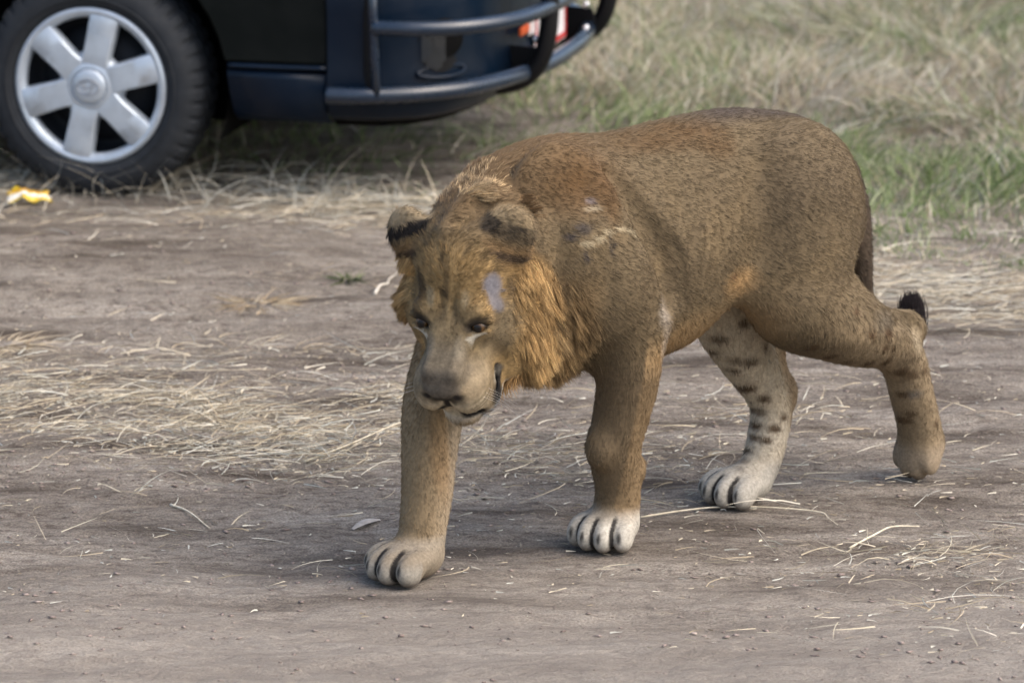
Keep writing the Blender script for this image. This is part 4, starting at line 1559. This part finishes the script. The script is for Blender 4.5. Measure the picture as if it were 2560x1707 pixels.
    mixin(.98 * blob(q, (.088, .078, -.160), (.025, .022, .028), 4), DARK * .6)                  # drawn mouth corner
    st = (np.sin((F - .9 * U) * 560) > .1)
    mixin(.9 * blob(q, (.108, .066, -.186), (.026, .022, .016), 4), DARK * 4)
    mixin(.8 * blob(q, (.108, .066, -.180), (.024, .022, .016), 4) * st, np.array([.38, .40, .42]))
    # ears: dark band on the back, paler tip
    for s, cc in ((1, EAR_L), (-1, EAR_R)):
        ax = np.array([-0.66, 0.26 * s, 0.70]); ax /= np.linalg.norm(ax)
        dd = q - np.array([cc[0], cc[1] * s, cc[2]])
        t = dd @ ax
        near = sstep(np.sqrt((dd ** 2).sum(1)), .072, .058)
        mixin(.85 * near * sstep(t, .0, .02), np.array([.40, .31, .19]) if s < 0 else np.array([.33, .245, .140]))
        mixin(.85 * near * sstep(t, .0, -.03), np.array([.27, .165, .075]))
        mixin((.97 if s < 0 else .85) * near * sstep(np.abs(t - .010 - .008 * fine), .018, .011) * (1.0 if s < 0 else .45 + .55 * sstep(fine, -.2, .1)), DARK)
        mixin(.85 * near * sstep(np.abs(t + .042), .014, .005), np.array([.05, .032, .02]))
    # ---- scars on the left shoulder
    mixin(.75 * blob(P, (-.119, .145, .765), (.014, .05, .007), 3), np.array([.24, .20, .20]))
    mixin(.7 * blob(P, (-.118, .145, .750), (.026, .05, .004), 3), CREAM)
    for cc, rr in (((-.081, .167, .716), (.020, .05, .013)), ((-.055, .16, .702), (.013, .05, .009)), ((-.079, .176, .661), (.006, .05, .014)), ((-.144, .18, .675), (.004, .05, .022))):
        mixin(.9 * blob(P, cc, rr, 3) * (.7 + .6 * fine), np.array([.045, .04, .045]))
    for cc, rr in (((-.085, .175, .687), (.016, .05, .007)), ((-.115, .178, .693), (.016, .05, .006)), ((-.142, .176, .702), (.016, .05, .005)), ((-.175, .165, .703), (.018, .05, .004)), ((-.205, .155, .694), (.014, .05, .004)), ((-.224, .153, .684), (.008, .05, .006))):
        mixin(.85 * blob(P, cc, rr, 3), np.array([.58, .48, .31]))
    mixin(.75 * blob(P, (-.300, .165, .515), (.022, .05, .034), 2), np.array([.46, .40, .33]))     # worn elbow
    mixin(.6 * blob(P, (-.315, .13, .45), (.022, .06, .05), 3), np.array([.48, .41, .33]))
    # tail
    tl = (a < -.93) & (np.abs(l) < .05) & (z > .24)
    mixin(.85 * tl * sstep(a, -.93, -.96), np.array([.085, .060, .042]))
    c = c * (1.0 + .10 * fine + .12 * big)[:, None]
    return np.clip(c * LION_TONE, .004, .9)


def fur_flow(P, N):
    """Lie of the coat (unit, along the surface)."""
    q = to_head(P)
    hw = head_weight(P)[:, None]
    leg = sstep(P[:, 2], .52, .38)[:, None]
    body = np.array([-1.0, 0, -.45])
    f = body * (1 - leg) + np.array([-.12, 0, -1.0]) * leg
    head = -HF * .9 + HL * (q[:, 1:2] / .075) * .55 - HU * .25 + np.array([0, 0, -.35]) * sstep(np.abs(q[:, 1]), .06, .12)[:, None]
    f = f * (1 - hw) + head * hw
    f = f - N * (f * N).sum(1)[:, None]
    return f / (np.linalg.norm(f, axis=1)[:, None] + 1e-6)


def sample_surface(verts, faces, count, keep=None, weights=None):
    A, B, C_ = verts[faces[:, 0]], verts[faces[:, 1]], verts[faces[:, 2]]
    nr = np.cross(B - A, C_ - A)
    ar = np.linalg.norm(nr, axis=1) * .5
    w = ar if weights is None else ar * weights
    if keep is not None:
        w = w * keep
    i = rng.choice(len(faces), count, p=w / w.sum())
    u, v = rng.random(count), rng.random(count)
    m = u + v > 1
    u[m], v[m] = 1 - u[m], 1 - v[m]
    P = A[i] + u[:, None] * (B[i] - A[i]) + v[:, None] * (C_[i] - A[i])
    return P, (nr / (2 * ar[:, None] + 1e-12))[i], i


def strands(name, roots, pts_rel, radius, cols, mat, parent):
    """Hair curves: roots (n,3) in lion frame, pts_rel (k,n,3) offsets, radius (n,) at the root."""
    k, n = pts_rel.shape[0], len(roots)
    cu = bpy.data.hair_curves.new(name)
    cu.add_curves([k] * n)
    P = lion_world((roots[None] + pts_rel).transpose(1, 0, 2).reshape(-1, 3)) - LO
    cu.points.foreach_set("position", P.astype(np.float32).ravel())
    taper = np.linspace(1.0, 0.25, k)
    R = (radius[:, None] * taper[None]).ravel().astype(np.float32)
    cu.points.foreach_set("radius", R)
    at = cu.attributes.new("fur_color", 'FLOAT_COLOR', 'CURVE')
    c4 = np.ones((n, 4), dtype=np.float32)
    c4[:, :3] = cols
    at.data.foreach_set("color", c4.ravel())
    cu.materials.append(mat)
    return link(bpy.data.objects.new(name, cu), parent)


def fur_material(name, rough, var):
    m = NT(name, rough=rough, spec=.25)
    at = m.n("ShaderNodeAttribute")
    at.attribute_name = "fur_color"
    nz = m.noise(m.coords(), 160.0, 3.0, .6)
    k = m.ramp(nz, [(.3, (1 - var,) * 3), (.7, (1 + var,) * 3)])
    m.base(m.mix(1.0, at.outputs["Color"], k, 'MULTIPLY'))
    return m.m


LION_V, LION_F = lion_mesh()
hide_mat, fur_mat = fur_material("lion_hide", .8, .22), fur_material("lion_hair", .62, .0)
lion = empty("lion", tuple(LO))
tag(lion, "young male lion walking with lowered head across the dirt track", "lion")
_wv = lion_world(LION_V) - LO
body_o = mesh_obj("body", _wv, LION_F, hide_mat, lion)
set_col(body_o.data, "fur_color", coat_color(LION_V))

# vertex normals in the lion frame
_fn = np.cross(LION_V[LION_F[:, 1]] - LION_V[LION_F[:, 0]], LION_V[LION_F[:, 2]] - LION_V[LION_F[:, 0]])
LION_N = np.zeros_like(LION_V)
for _i in range(3):
    np.add.at(LION_N, LION_F[:, _i], _fn)
LION_N /= np.linalg.norm(LION_N, axis=1)[:, None] + 1e-12


def grow(name, count, keep, length, lift, radius, k=3, droop=0.0, jitter=.22, flow=None, tint=None, lum=.20, weights=None, clump=0.0, hold=.6, clump_lum=.20):
    P, N, fi = sample_surface(LION_V, LION_F, count, keep, weights)
    N = LION_N[LION_F[fi]].mean(1)
    N /= np.linalg.norm(N, axis=1)[:, None]
    T = fur_flow(P, N) if flow is None else flow(P, N)
    T = T + rng.normal(0, jitter, T.shape)
    T /= np.linalg.norm(T, axis=1)[:, None]
    ln = (length(P) if callable(length) else np.full(len(P), length)) * rng.uniform(.65, 1.25, len(P))
    lf = lift(P) if callable(lift) else lift
    lf = np.broadcast_to(np.asarray(lf, dtype=float), (len(P),))[:, None]
    D = T * (1 - lf) + N * lf
    D /= np.linalg.norm(D, axis=1)[:, None]
    t = np.linspace(0, 1, k)[:, None, None]
    rel = (D * t + (T - N * .12) * (t ** 2) * .45 + np.array([0, 0, -1.0]) * droop * t ** 2) * ln[None, :, None]
    c = coat_color(P) if tint is None else tint(P)
    if clump:                                        # locks: hairs of one cell share a tip
        wp = P + clump * .7 * np.stack([vnoise3(P, .35 / clump, 201 + i_, 2) for i_ in range(3)], 1)
        key = np.floor(wp / clump).astype(np.int64)
        key = ((key[:, 0] + 4096) * 8192 + key[:, 1] + 4096) * 8192 + key[:, 2] + 4096
        _, first, who = np.unique(key, return_index=True, return_inverse=True)
        tip = (P[first] + rel[-1][first] * rng.uniform(.8, 1.25, (len(first), 1)))[who] - P
        tip = np.where(np.linalg.norm(P[first][who] - P, axis=1)[:, None] < 3 * clump, tip, rel[-1])
        rel = rel + (tip - rel[-1])[None] * hold * t ** 1.5
        c = c * np.exp(rng.normal(0, clump_lum, len(first)))[who][:, None]
    c = c * np.exp(rng.normal(0, lum, len(P)))[:, None]
    r = np.broadcast_to(np.asarray(radius, dtype=float), (len(P),)) * rng.uniform(.7, 1.3, len(P))
    return strands(name, P - N * .001, rel, r, np.clip(c, .003, .95), fur_mat, lion)


_cen = LION_V[LION_F].mean(1)
_cq = to_head(_cen)
_hw = head_weight(_cen)


def coat_len(P):
    q = to_head(P)
    hw = head_weight(P)
    ln = np.interp(P[:, 2], [0, .06, .10, .4, .6], [.0020, .0030, .007, .010, .011])
    face = np.interp(q[:, 0], [-.15, -.03, .04, .10], [.014, .009, .005, .0028])
    ln = ln * (1 - hw) + face * hw
    bald = blob(q, (-.038, .082, .040), (.024, .022, .03), 5) + blob(q, (-.018, .090, .012), (.016, .018, .03), 4)
    dark = (coat_color(P).sum(1) < .10) & (q[:, 0] > -.01) & (hw > .5)
    return ln * (1 - .85 * np.clip(bald, 0, 1)) * np.where(dark, .25, 1.0)


_eye_clear = 1.0 - np.clip(blob(np.stack([_cq[:, 0] + .5 * (np.abs(_cq[:, 1]) - .059), np.abs(_cq[:, 1]), _cq[:, 2]], 1), (.030, .059, -.008), (.010, .020, .02), 6), 0, 1)
_bare = (coat_color(_cen).sum(1) < .07) & (_cq[:, 0] > -.01) & (_hw > .5)          # nose leather, lips, lids
_wt = (1.0 + 1.6 * _hw + 0.6 * (_cen[:, 2] < .12)) * _eye_clear * np.where(_bare, .02, 1.0)
grow("coat", 330000, None, coat_len, .16, .00052, k=3, jitter=.20, lum=.15, weights=_wt, clump=.0075, hold=.34, clump_lum=.06)

# ruff round the cheeks and under the jaw
def ruff_weight(q):
    L_, F_, U_ = q[:, 1], q[:, 0], q[:, 2]
    left = sstep(L_ + .25 * np.clip(-.08 - U_, 0, .2), .095, .150) * sstep(F_, .035, -.02) * sstep(F_, -.21, -.15) * sstep(U_, .06, .0)
    low = sstep(L_, .06, .10) * sstep(U_, -.125, -.165) * sstep(F_, .02, -.02) * sstep(F_, -.16, -.12)
    right = sstep(-L_, .085, .115) * sstep(F_, -.02, -.06) * sstep(F_, -.19, -.15) * sstep(U_, -.14, -.09) * sstep(U_, .07, .02)
    hd = np.sqrt((((q - np.array([-0.04, 0.0, -0.08])) / np.array([.21, .19, .17])) ** 2).sum(1))
    return np.maximum(np.maximum(left, low), right) * sstep(hd, 1.05, .92)


_ruff_keep = ruff_weight(_cq) ** 1.2


def ruff_flow(P, N):
    q = to_head(P)
    left = (q[:, 1:2] > 0).astype(float)
    f = left * (np.array([0, 0, -.80]) + HL * .20 - HU * .12 - HF * .30) + (1 - left) * (-HF * .35 - HL * .40 + np.array([0, 0, -.55]))
    f = f + .35 * np.stack([vnoise3(P, 22.0, 61, 2), vnoise3(P, 22.0, 62, 2), vnoise3(P, 22.0, 63, 2)], 1)
    return f / np.linalg.norm(f, axis=1)[:, None]


def ruff_tint(P):
    q = to_head(P)
    m = sstep(vnoise3(P, 34.0, 21, 2), -.25, .35)[:, None]
    c = np.array([.56, .375, .170]) * m + np.array([.28, .175, .074]) * (1 - m)
    g = (1 - ruff_weight(q))[:, None]
    return c * (1 - .75 * g) + coat_color(P) * .75 * g


grow("ruff", 26000, _ruff_keep, lambda P: (.009 + .023 * ruff_weight(to_head(P))) * np.where(to_head(P)[:, 1] > 0, 1.0, .75) * np.interp(to_head(P)[:, 2], [-.17, -.08, .05], [1.05, 1.0, .8]), .12, .00055, k=5, droop=.25, jitter=.16,
     flow=ruff_flow, tint=ruff_tint, lum=.25, clump=.011, hold=.5, clump_lum=.18)

# mane of the neck and chest
_ear = np.minimum(np.linalg.norm(_cq - np.array(EAR_L), axis=1), np.linalg.norm(_cq - np.array(EAR_R) * np.array([1, -1, 1]), axis=1))
def mane_weight(P):
    edge = np.interp(P[:, 2], [.40, .52, .62, .72, .80], [-.18, -.13, -.06, -.01, .03])
    return sstep(P[:, 0] - edge, -.02, .10) * sstep(P[:, 2], .80, .70) * sstep(P[:, 0], .22, .16)


_mane_keep = (mane_weight(_cen) * (_cen[:, 2] > .40) * (_ear > .08) * (_hw < .75) * ~((_cen[:, 1] < -.01) & (_cen[:, 0] > -.03))
              * ((_cq[:, 2] < -.08) | (_cq[:, 0] < -.24))).astype(float)


def mane_flow(P, N):
    f = np.tile(np.array([-.62, 0.0, -.72]), (len(P), 1))
    f = f - N * (f * N).sum(1)[:, None]
    return f / (np.linalg.norm(f, axis=1)[:, None] + 1e-6)


def mane_tint(P):
    m = sstep(vnoise3(P * np.array([1, 1, .45]), 30.0, 31, 2), -.3, .3)[:, None]
    c = np.array([.40, .272, .132]) * m + np.array([.19, .125, .060]) * (1 - m)
    up = sstep(P[:, 2], .66, .78)[:, None]
    w = mane_weight(P)[:, None] * (1 - .5 * up)
    return c * w + coat_color(P) * (1 - w)


def mane_len(P):
    return np.interp(P[:, 2], [.4, .5, .65, .8], [.048, .046, .038, .024]) * (.25 + .75 * mane_weight(P))


grow("mane", 34000, _mane_keep, mane_len, .20, .00058, k=4, droop=.30, jitter=.17, flow=mane_flow, tint=mane_tint, lum=.25, clump=.012, hold=.5, clump_lum=.18)

# crest: ruffled tufts from between the ears to the withers
_crest_keep = ((_cen[:, 0] > .02) & (_cen[:, 2] > .70) & (_cq[:, 0] < -.19) & (_ear > .075)).astype(float)


def crest_tint(P):
    m = sstep(vnoise3(P, 34.0, 51, 2), -.2, .3)[:, None]
    return np.array([.36, .26, .145]) * m + np.array([.15, .090, .042]) * (1 - m)


def crest_flow(P, N):
    s = np.sign(vnoise3(P, 14.0, 77, 1))[:, None]
    f = np.array([-.75, .0, .1]) + np.array([0.1, .65, .15]) * s + N * .15
    return f / np.linalg.norm(f, axis=1)[:, None]


grow("crest", 7000, _crest_keep, .020, .26, .0006, k=4, droop=.15, jitter=.2, flow=crest_flow, tint=crest_tint, lum=.25, clump=.013, hold=.5, clump_lum=.2)

# beard tufts under the left cheek
_br, _bo = [], []
for tx in range(7):
    c0 = from_head(np.array([.000 + .012 * (tx % 3), .070 + .012 * (tx // 2), -.190 + .004 * tx]))
    for i in range(70):
        _br.append(c0 + rng.normal(0, .007, 3))
        d = np.array([.02, .03, -1.0]) + rng.normal(0, .12, 3) + (0.25 * rng.normal(0, .4)) * np.array([1, 0, 0])
        _bo.append(d / np.linalg.norm(d) * rng.uniform(.022, .048))
_br, _bo = np.array(_br), np.array(_bo)
_t = np.linspace(0, 1, 4)[:, None, None]
_rel = _bo[None] * _t + np.array([.004, -.01, 0]) * np.sin(_t * 2.5)
strands("beard", _br, _rel, rng.uniform(.0006, .0010, len(_br)), np.clip(np.array([.34, .205, .085]) * np.exp(rng.normal(0, .3, (len(_br), 1))), 0, .9), fur_mat, lion)

# black tuft at the end of the tail
_n = 4500
_tr = np.array([-1.183, -.03, .305]) + rng.normal(0, 1, (_n, 3)) * np.array([.010, .010, .012])
_td = np.array([.02, .03, 1.0]) + rng.normal(0, .20, (_n, 3))
_td = _td / np.linalg.norm(_td, axis=1)[:, None] * rng.uniform(.035, .068, (_n, 1))
_conv = np.array([-1.180, -.028, .392]) - _tr
_rel = _td[None] * (_t - .35 * _t ** 2) + _conv[None] * (.42 * _t ** 2.2)
strands("tail_tuft", _tr, _rel, np.full(_n, .0010), np.tile(np.array([.020, .015, .016]), (_n, 1)) * rng.uniform(.5, 1.8, (_n, 1)), fur_mat, lion)

# whiskers
_wr, _wo = [], []
for s in (1, -1):
    for i in range(5):
        p = np.array([.118 + .012 * (i % 3) - .01, s * (.070 + .002 * (i % 3)), -.104 - .012 * (i // 3)])
        _wr.append(from_head(p))
        d = HL * s * .9 - HF * .15 + HU * .1 + np.array([0, 0, -.45])
        _wo.append(d / np.linalg.norm(d) * rng.uniform(.07, .12))
_wr, _wo = np.array(_wr), np.array(_wo)
_rel = _wo[None] * _t + np.array([0, 0, -.018]) * _t ** 2
strands("whiskers", _wr, _rel, np.full(len(_wr), .00012), np.tile(np.array([.75, .72, .66]), (len(_wr), 1)), fur_mat, lion)

# eyes
em = NT("lion_eye", rough=.28, spec=.35)
_gr = em.n("ShaderNodeSeparateXYZ")
em.l(em.n("ShaderNodeTexCoord").outputs["Object"], _gr.inputs[0])
em.base(em.ramp(_gr.outputs["Z"], [(.0, (.02, .012, .008)), (.55, (.03, .018, .01)), (.62, (.055, .028, .010)), (.82, (.08, .042, .015)), (.90, (.012, .008, .006)), (1.0, (.006, .005, .005))]))
for s in (1, -1):
    bm = bmesh.new()
    bmesh.ops.create_uvsphere(bm, u_segments=28, v_segments=18, radius=1.0)
    e = bm_obj("eye", bm, em.m, lion)
    pos = lion_world(from_head(np.array([.025, .059 * s, -.017]))) - LO
    gz = .80 * _F + .60 * _U + .10 * s * _L
    e.location = pos
    e.rotation_euler = Vector(gz).to_track_quat('Z', 'Y').to_euler()
    e.scale = (.0165,) * 3

# ================================================================ small things lying on the ground
def stem_obj(name, pts, r, mat, label, category, parent=None, group=None, seg=7):
    p = np.asarray(pts, dtype=float)
    p = p.copy()
    p[:, 2] += gz_at(p[:, 0], p[:, 1])
    c = spline(p, 6)
    t = np.linspace(0, 1, len(c))
    v, f = sweep(c - c[0], r * (1 - .55 * t), seg)
    o = mesh_obj(name, v, f, mat, parent)
    o.location = c[0]
    if label:
        tag(o, label, category, group)
    return o


def tone(name, a, b, rough=.75, scale=60.0):
    m = NT(name, rough=rough, spec=.2)
    m.base(m.ramp(m.noise(m.coords(), scale, 4.0, .6), [(.35, a), (.65, b)]))
    return m.m


M_STALK = tone("pale_stalk", (.46, .40, .29), (.66, .60, .47))
M_TWIG = tone("bleached_twig", (.40, .36, .30), (.56, .52, .45))

stem_obj("bent_straw", [(.273, 9.745, .004), (.36, 9.785, .008), (.442, 9.801, .010), (.55, 9.792, .012), (.654, 9.773, .010), (.672, 9.735, .006), (.689, 9.694, .003)], .0022, M_STALK,
         "long thin bent straw on the dirt in front of the lion's planted hind paw", "straw")
stem_obj("twig", [(-.352, 11.87, .004), (-.340, 11.93, .008), (-.322, 11.985, .009), (-.318, 12.01, .010), (-.299, 12.083, .006)], .0045, M_TWIG,
         "short bleached crooked twig on the dirt beside the lion's cheek", "twig")
stem_obj("fallen_straw", [(-.735, 9.875, .006), (-.69, 9.79, .008), (-.641, 9.694, .003)], .0030, M_STALK,
         "thick pale straw stem pointing towards the lion's leading front paw", "straw")
stem_obj("dry_stalk", [(-.46, 10.19, .005), (-.36, 10.28, .02), (-.25, 10.42, .03), (-.15, 10.60, .012)], .0026, M_STALK,
         "slanting pale stalk on the straw mat just left of the lion's front leg", "straw")
stem_obj("straw_stalk", [(.70, 9.50, .004), (.76, 9.585, .010), (.80, 9.64, .012), (.86, 9.68, .004)], .0028, M_STALK,
         "kinked pale straw lying on the dirt below the lion's hind paws", "straw")
stem_obj("broken_stem", [(1.07, 8.88, .003), (1.13, 8.915, .006), (1.19, 8.95, .003)], .0024, M_STALK,
         "single straight straw near the lower right corner of the track", "straw")


def tuft(name, loc, n, spread, hlo, hhi, pal, label, category, lean=.8, width=(.0022, .0042)):
    root = empty(name, (loc[0], loc[1], float(gz_at(loc[0], loc[1]))))
    tag(root, label, category)
    a = rng.uniform(0, 6.283, n)
    rr = spread * np.sqrt(rng.random(n)) * .35
    base = np.stack([np.cos(a) * rr, np.sin(a) * rr, np.full(n, -.002)], 1)
    a2 = a + rng.normal(0, .5, n)
    D = np.stack([np.cos(a2) * lean, np.sin(a2) * lean, rng.uniform(.15, .9, n)], 1)
    D /= np.linalg.norm(D, axis=1)[:, None]
    ln = rng.uniform(hlo, hhi, n)
    bend = np.stack([np.cos(a2) * .3, np.sin(a2) * .3, -rng.uniform(.1, .5, n)], 1) * ln[:, None]
    o = blade_mesh("blades", base, D, ln, rng.uniform(*width, n), bend, pick(pal, n), M_STRAW, 4)
    o["kind"] = "stuff"
    o.parent = root
    return root


BROWNS = np.array([[.36, .28, .18], [.46, .38, .26], [.30, .225, .14], [.52, .44, .32]])
tuft("dry_grass_clump", (-.648, 11.79), 130, .20, .04, .10, BROWNS, "brown dry grass clump alone on the dirt below the van's bumper", "grass clump", lean=1.8)
tuft("straw_tuft", (-1.25, 11.28), 100, .20, .04, .11, BROWNS, "frayed brown straw tuft at the left edge of the track", "grass clump", lean=1.6)
tuft("straw_tuft", (-.657, 10.58), 26, .05, .06, .14, STRAW, "upright pale straw sprig in the middle of the straw mat", "grass clump", lean=.5)
tuft("straw_tuft", (-.83, 9.95), 9, .05, .03, .09, STRAW, "small pale straw sprig on bare dirt in front of the straw mat", "grass clump", lean=.6)
tuft("straw_tuft", (-.60, 9.64), 40, .30, .03, .10, STRAW, "flattened straw tuft on bare dirt left of the leading front paw", "grass clump", lean=2.6)
tuft("straw_tuft", (1.20, 9.08), 60, .12, .03, .09, STRAW, "flattened straw tuft at the lower right edge of the track", "grass clump", lean=2.4)
tuft("weed", (-.425, 12.02), 40, .07, .02, .055, GREEN * np.array([.75, .62, .8]), "low dark green weed on the dirt beside the bleached twig", "weed", width=(.004, .008))


# ---- crumpled snack wrapper by the tyre
def wrapper():
    n, m = 22, 12
    u, v = np.meshgrid(np.linspace(-1, 1, n), np.linspace(-1, 1, m), indexing='ij')
    x = .058 * u + .006 * vnoise(u * 3, v * 3, 201, 2)
    y = .040 * v * (1 - .25 * u ** 2) + .006 * vnoise(u * 3, v * 3, 203, 2)
    z = .020 + .016 * vnoise(u * 2.6, v * 2.2, 205, 3) + .014 * np.exp(-((u + .35) / .35) ** 2) - .008 * np.abs(v)
    V = np.stack([x, y, np.maximum(z, .002)], -1).reshape(-1, 3)
    Fc = np.array([(i * m + j, (i + 1) * m + j, (i + 1) * m + j + 1, i * m + j + 1) for i in range(n - 1) for j in range(m - 1)])
    mt = NT("wrapper_print", rough=.35, spec=.5)
    sp = mt.n("ShaderNodeSeparateXYZ")
    mt.l(mt.n("ShaderNodeTexCoord").outputs["Object"], sp.inputs[0])
    mr = mt.n("ShaderNodeMapRange")
    mr.inputs["From Min"].default_value, mr.inputs["From Max"].default_value = -.045, .045
    mt.l(sp.outputs["Y"], mr.inputs["Value"])
    mt.base(mt.ramp(mr.outputs["Result"], [(.0, (.62, .44, .03)), (.22, (.62, .44, .03)), (.25, (.72, .70, .64)), (.45, (.72, .70, .64)), (.48, (.60, .38, .03)), (.75, (.42, .20, .02)), (.80, (.62, .44, .03)), (1.0, (.62, .44, .03))]))
    o = mesh_obj("snack_wrapper", V, Fc, mt.m)
    o.modifiers.new("thick", 'SOLIDIFY').thickness = .0008
    o.location = (-1.352, 13.02, float(gz_at(-1.352, 13.02)) + .012)
    o.rotation_euler = (rad(14), 0, rad(12))
    tag(o, "crumpled yellow and white wrapper on the ground by the van's tyre", "wrapper")


wrapper()


# ---- papery husk on the dirt
def husk():
    V, Fc = [], []
    for k in range(1):
        a = .7
        c = np.array([0, 0, .005])
        d, s_ = np.array([math.cos(a), math.sin(a), .1]), np.array([-math.sin(a), math.cos(a), .25])
        L_, W_ = .075, .009
        b = len(V)
        for i in range(6):
            t = i / 5
            w = W_ * math.sin(math.pi * (.12 + .76 * t))
            ctr = c + d * L_ * (t - .5) + np.array([0, 0, .007 * math.sin(math.pi * t)])
            V += [ctr - s_ * w, ctr + np.array([0, 0, .002]), ctr + s_ * w]
        for i in range(5):
            for j in range(2):
                q = b + i * 3 + j
                Fc.append((q, q + 1, q + 4, q + 3))
    o = mesh_obj("husk", V, Fc, tone("husk_paper", (.30, .27, .24), (.42, .385, .345)))
    o.location = (-.309, 9.70, float(gz_at(-.309, 9.70)))
    tag(o, "scrap of pale papery husk on the dirt left of the front leg", "husk")


husk()
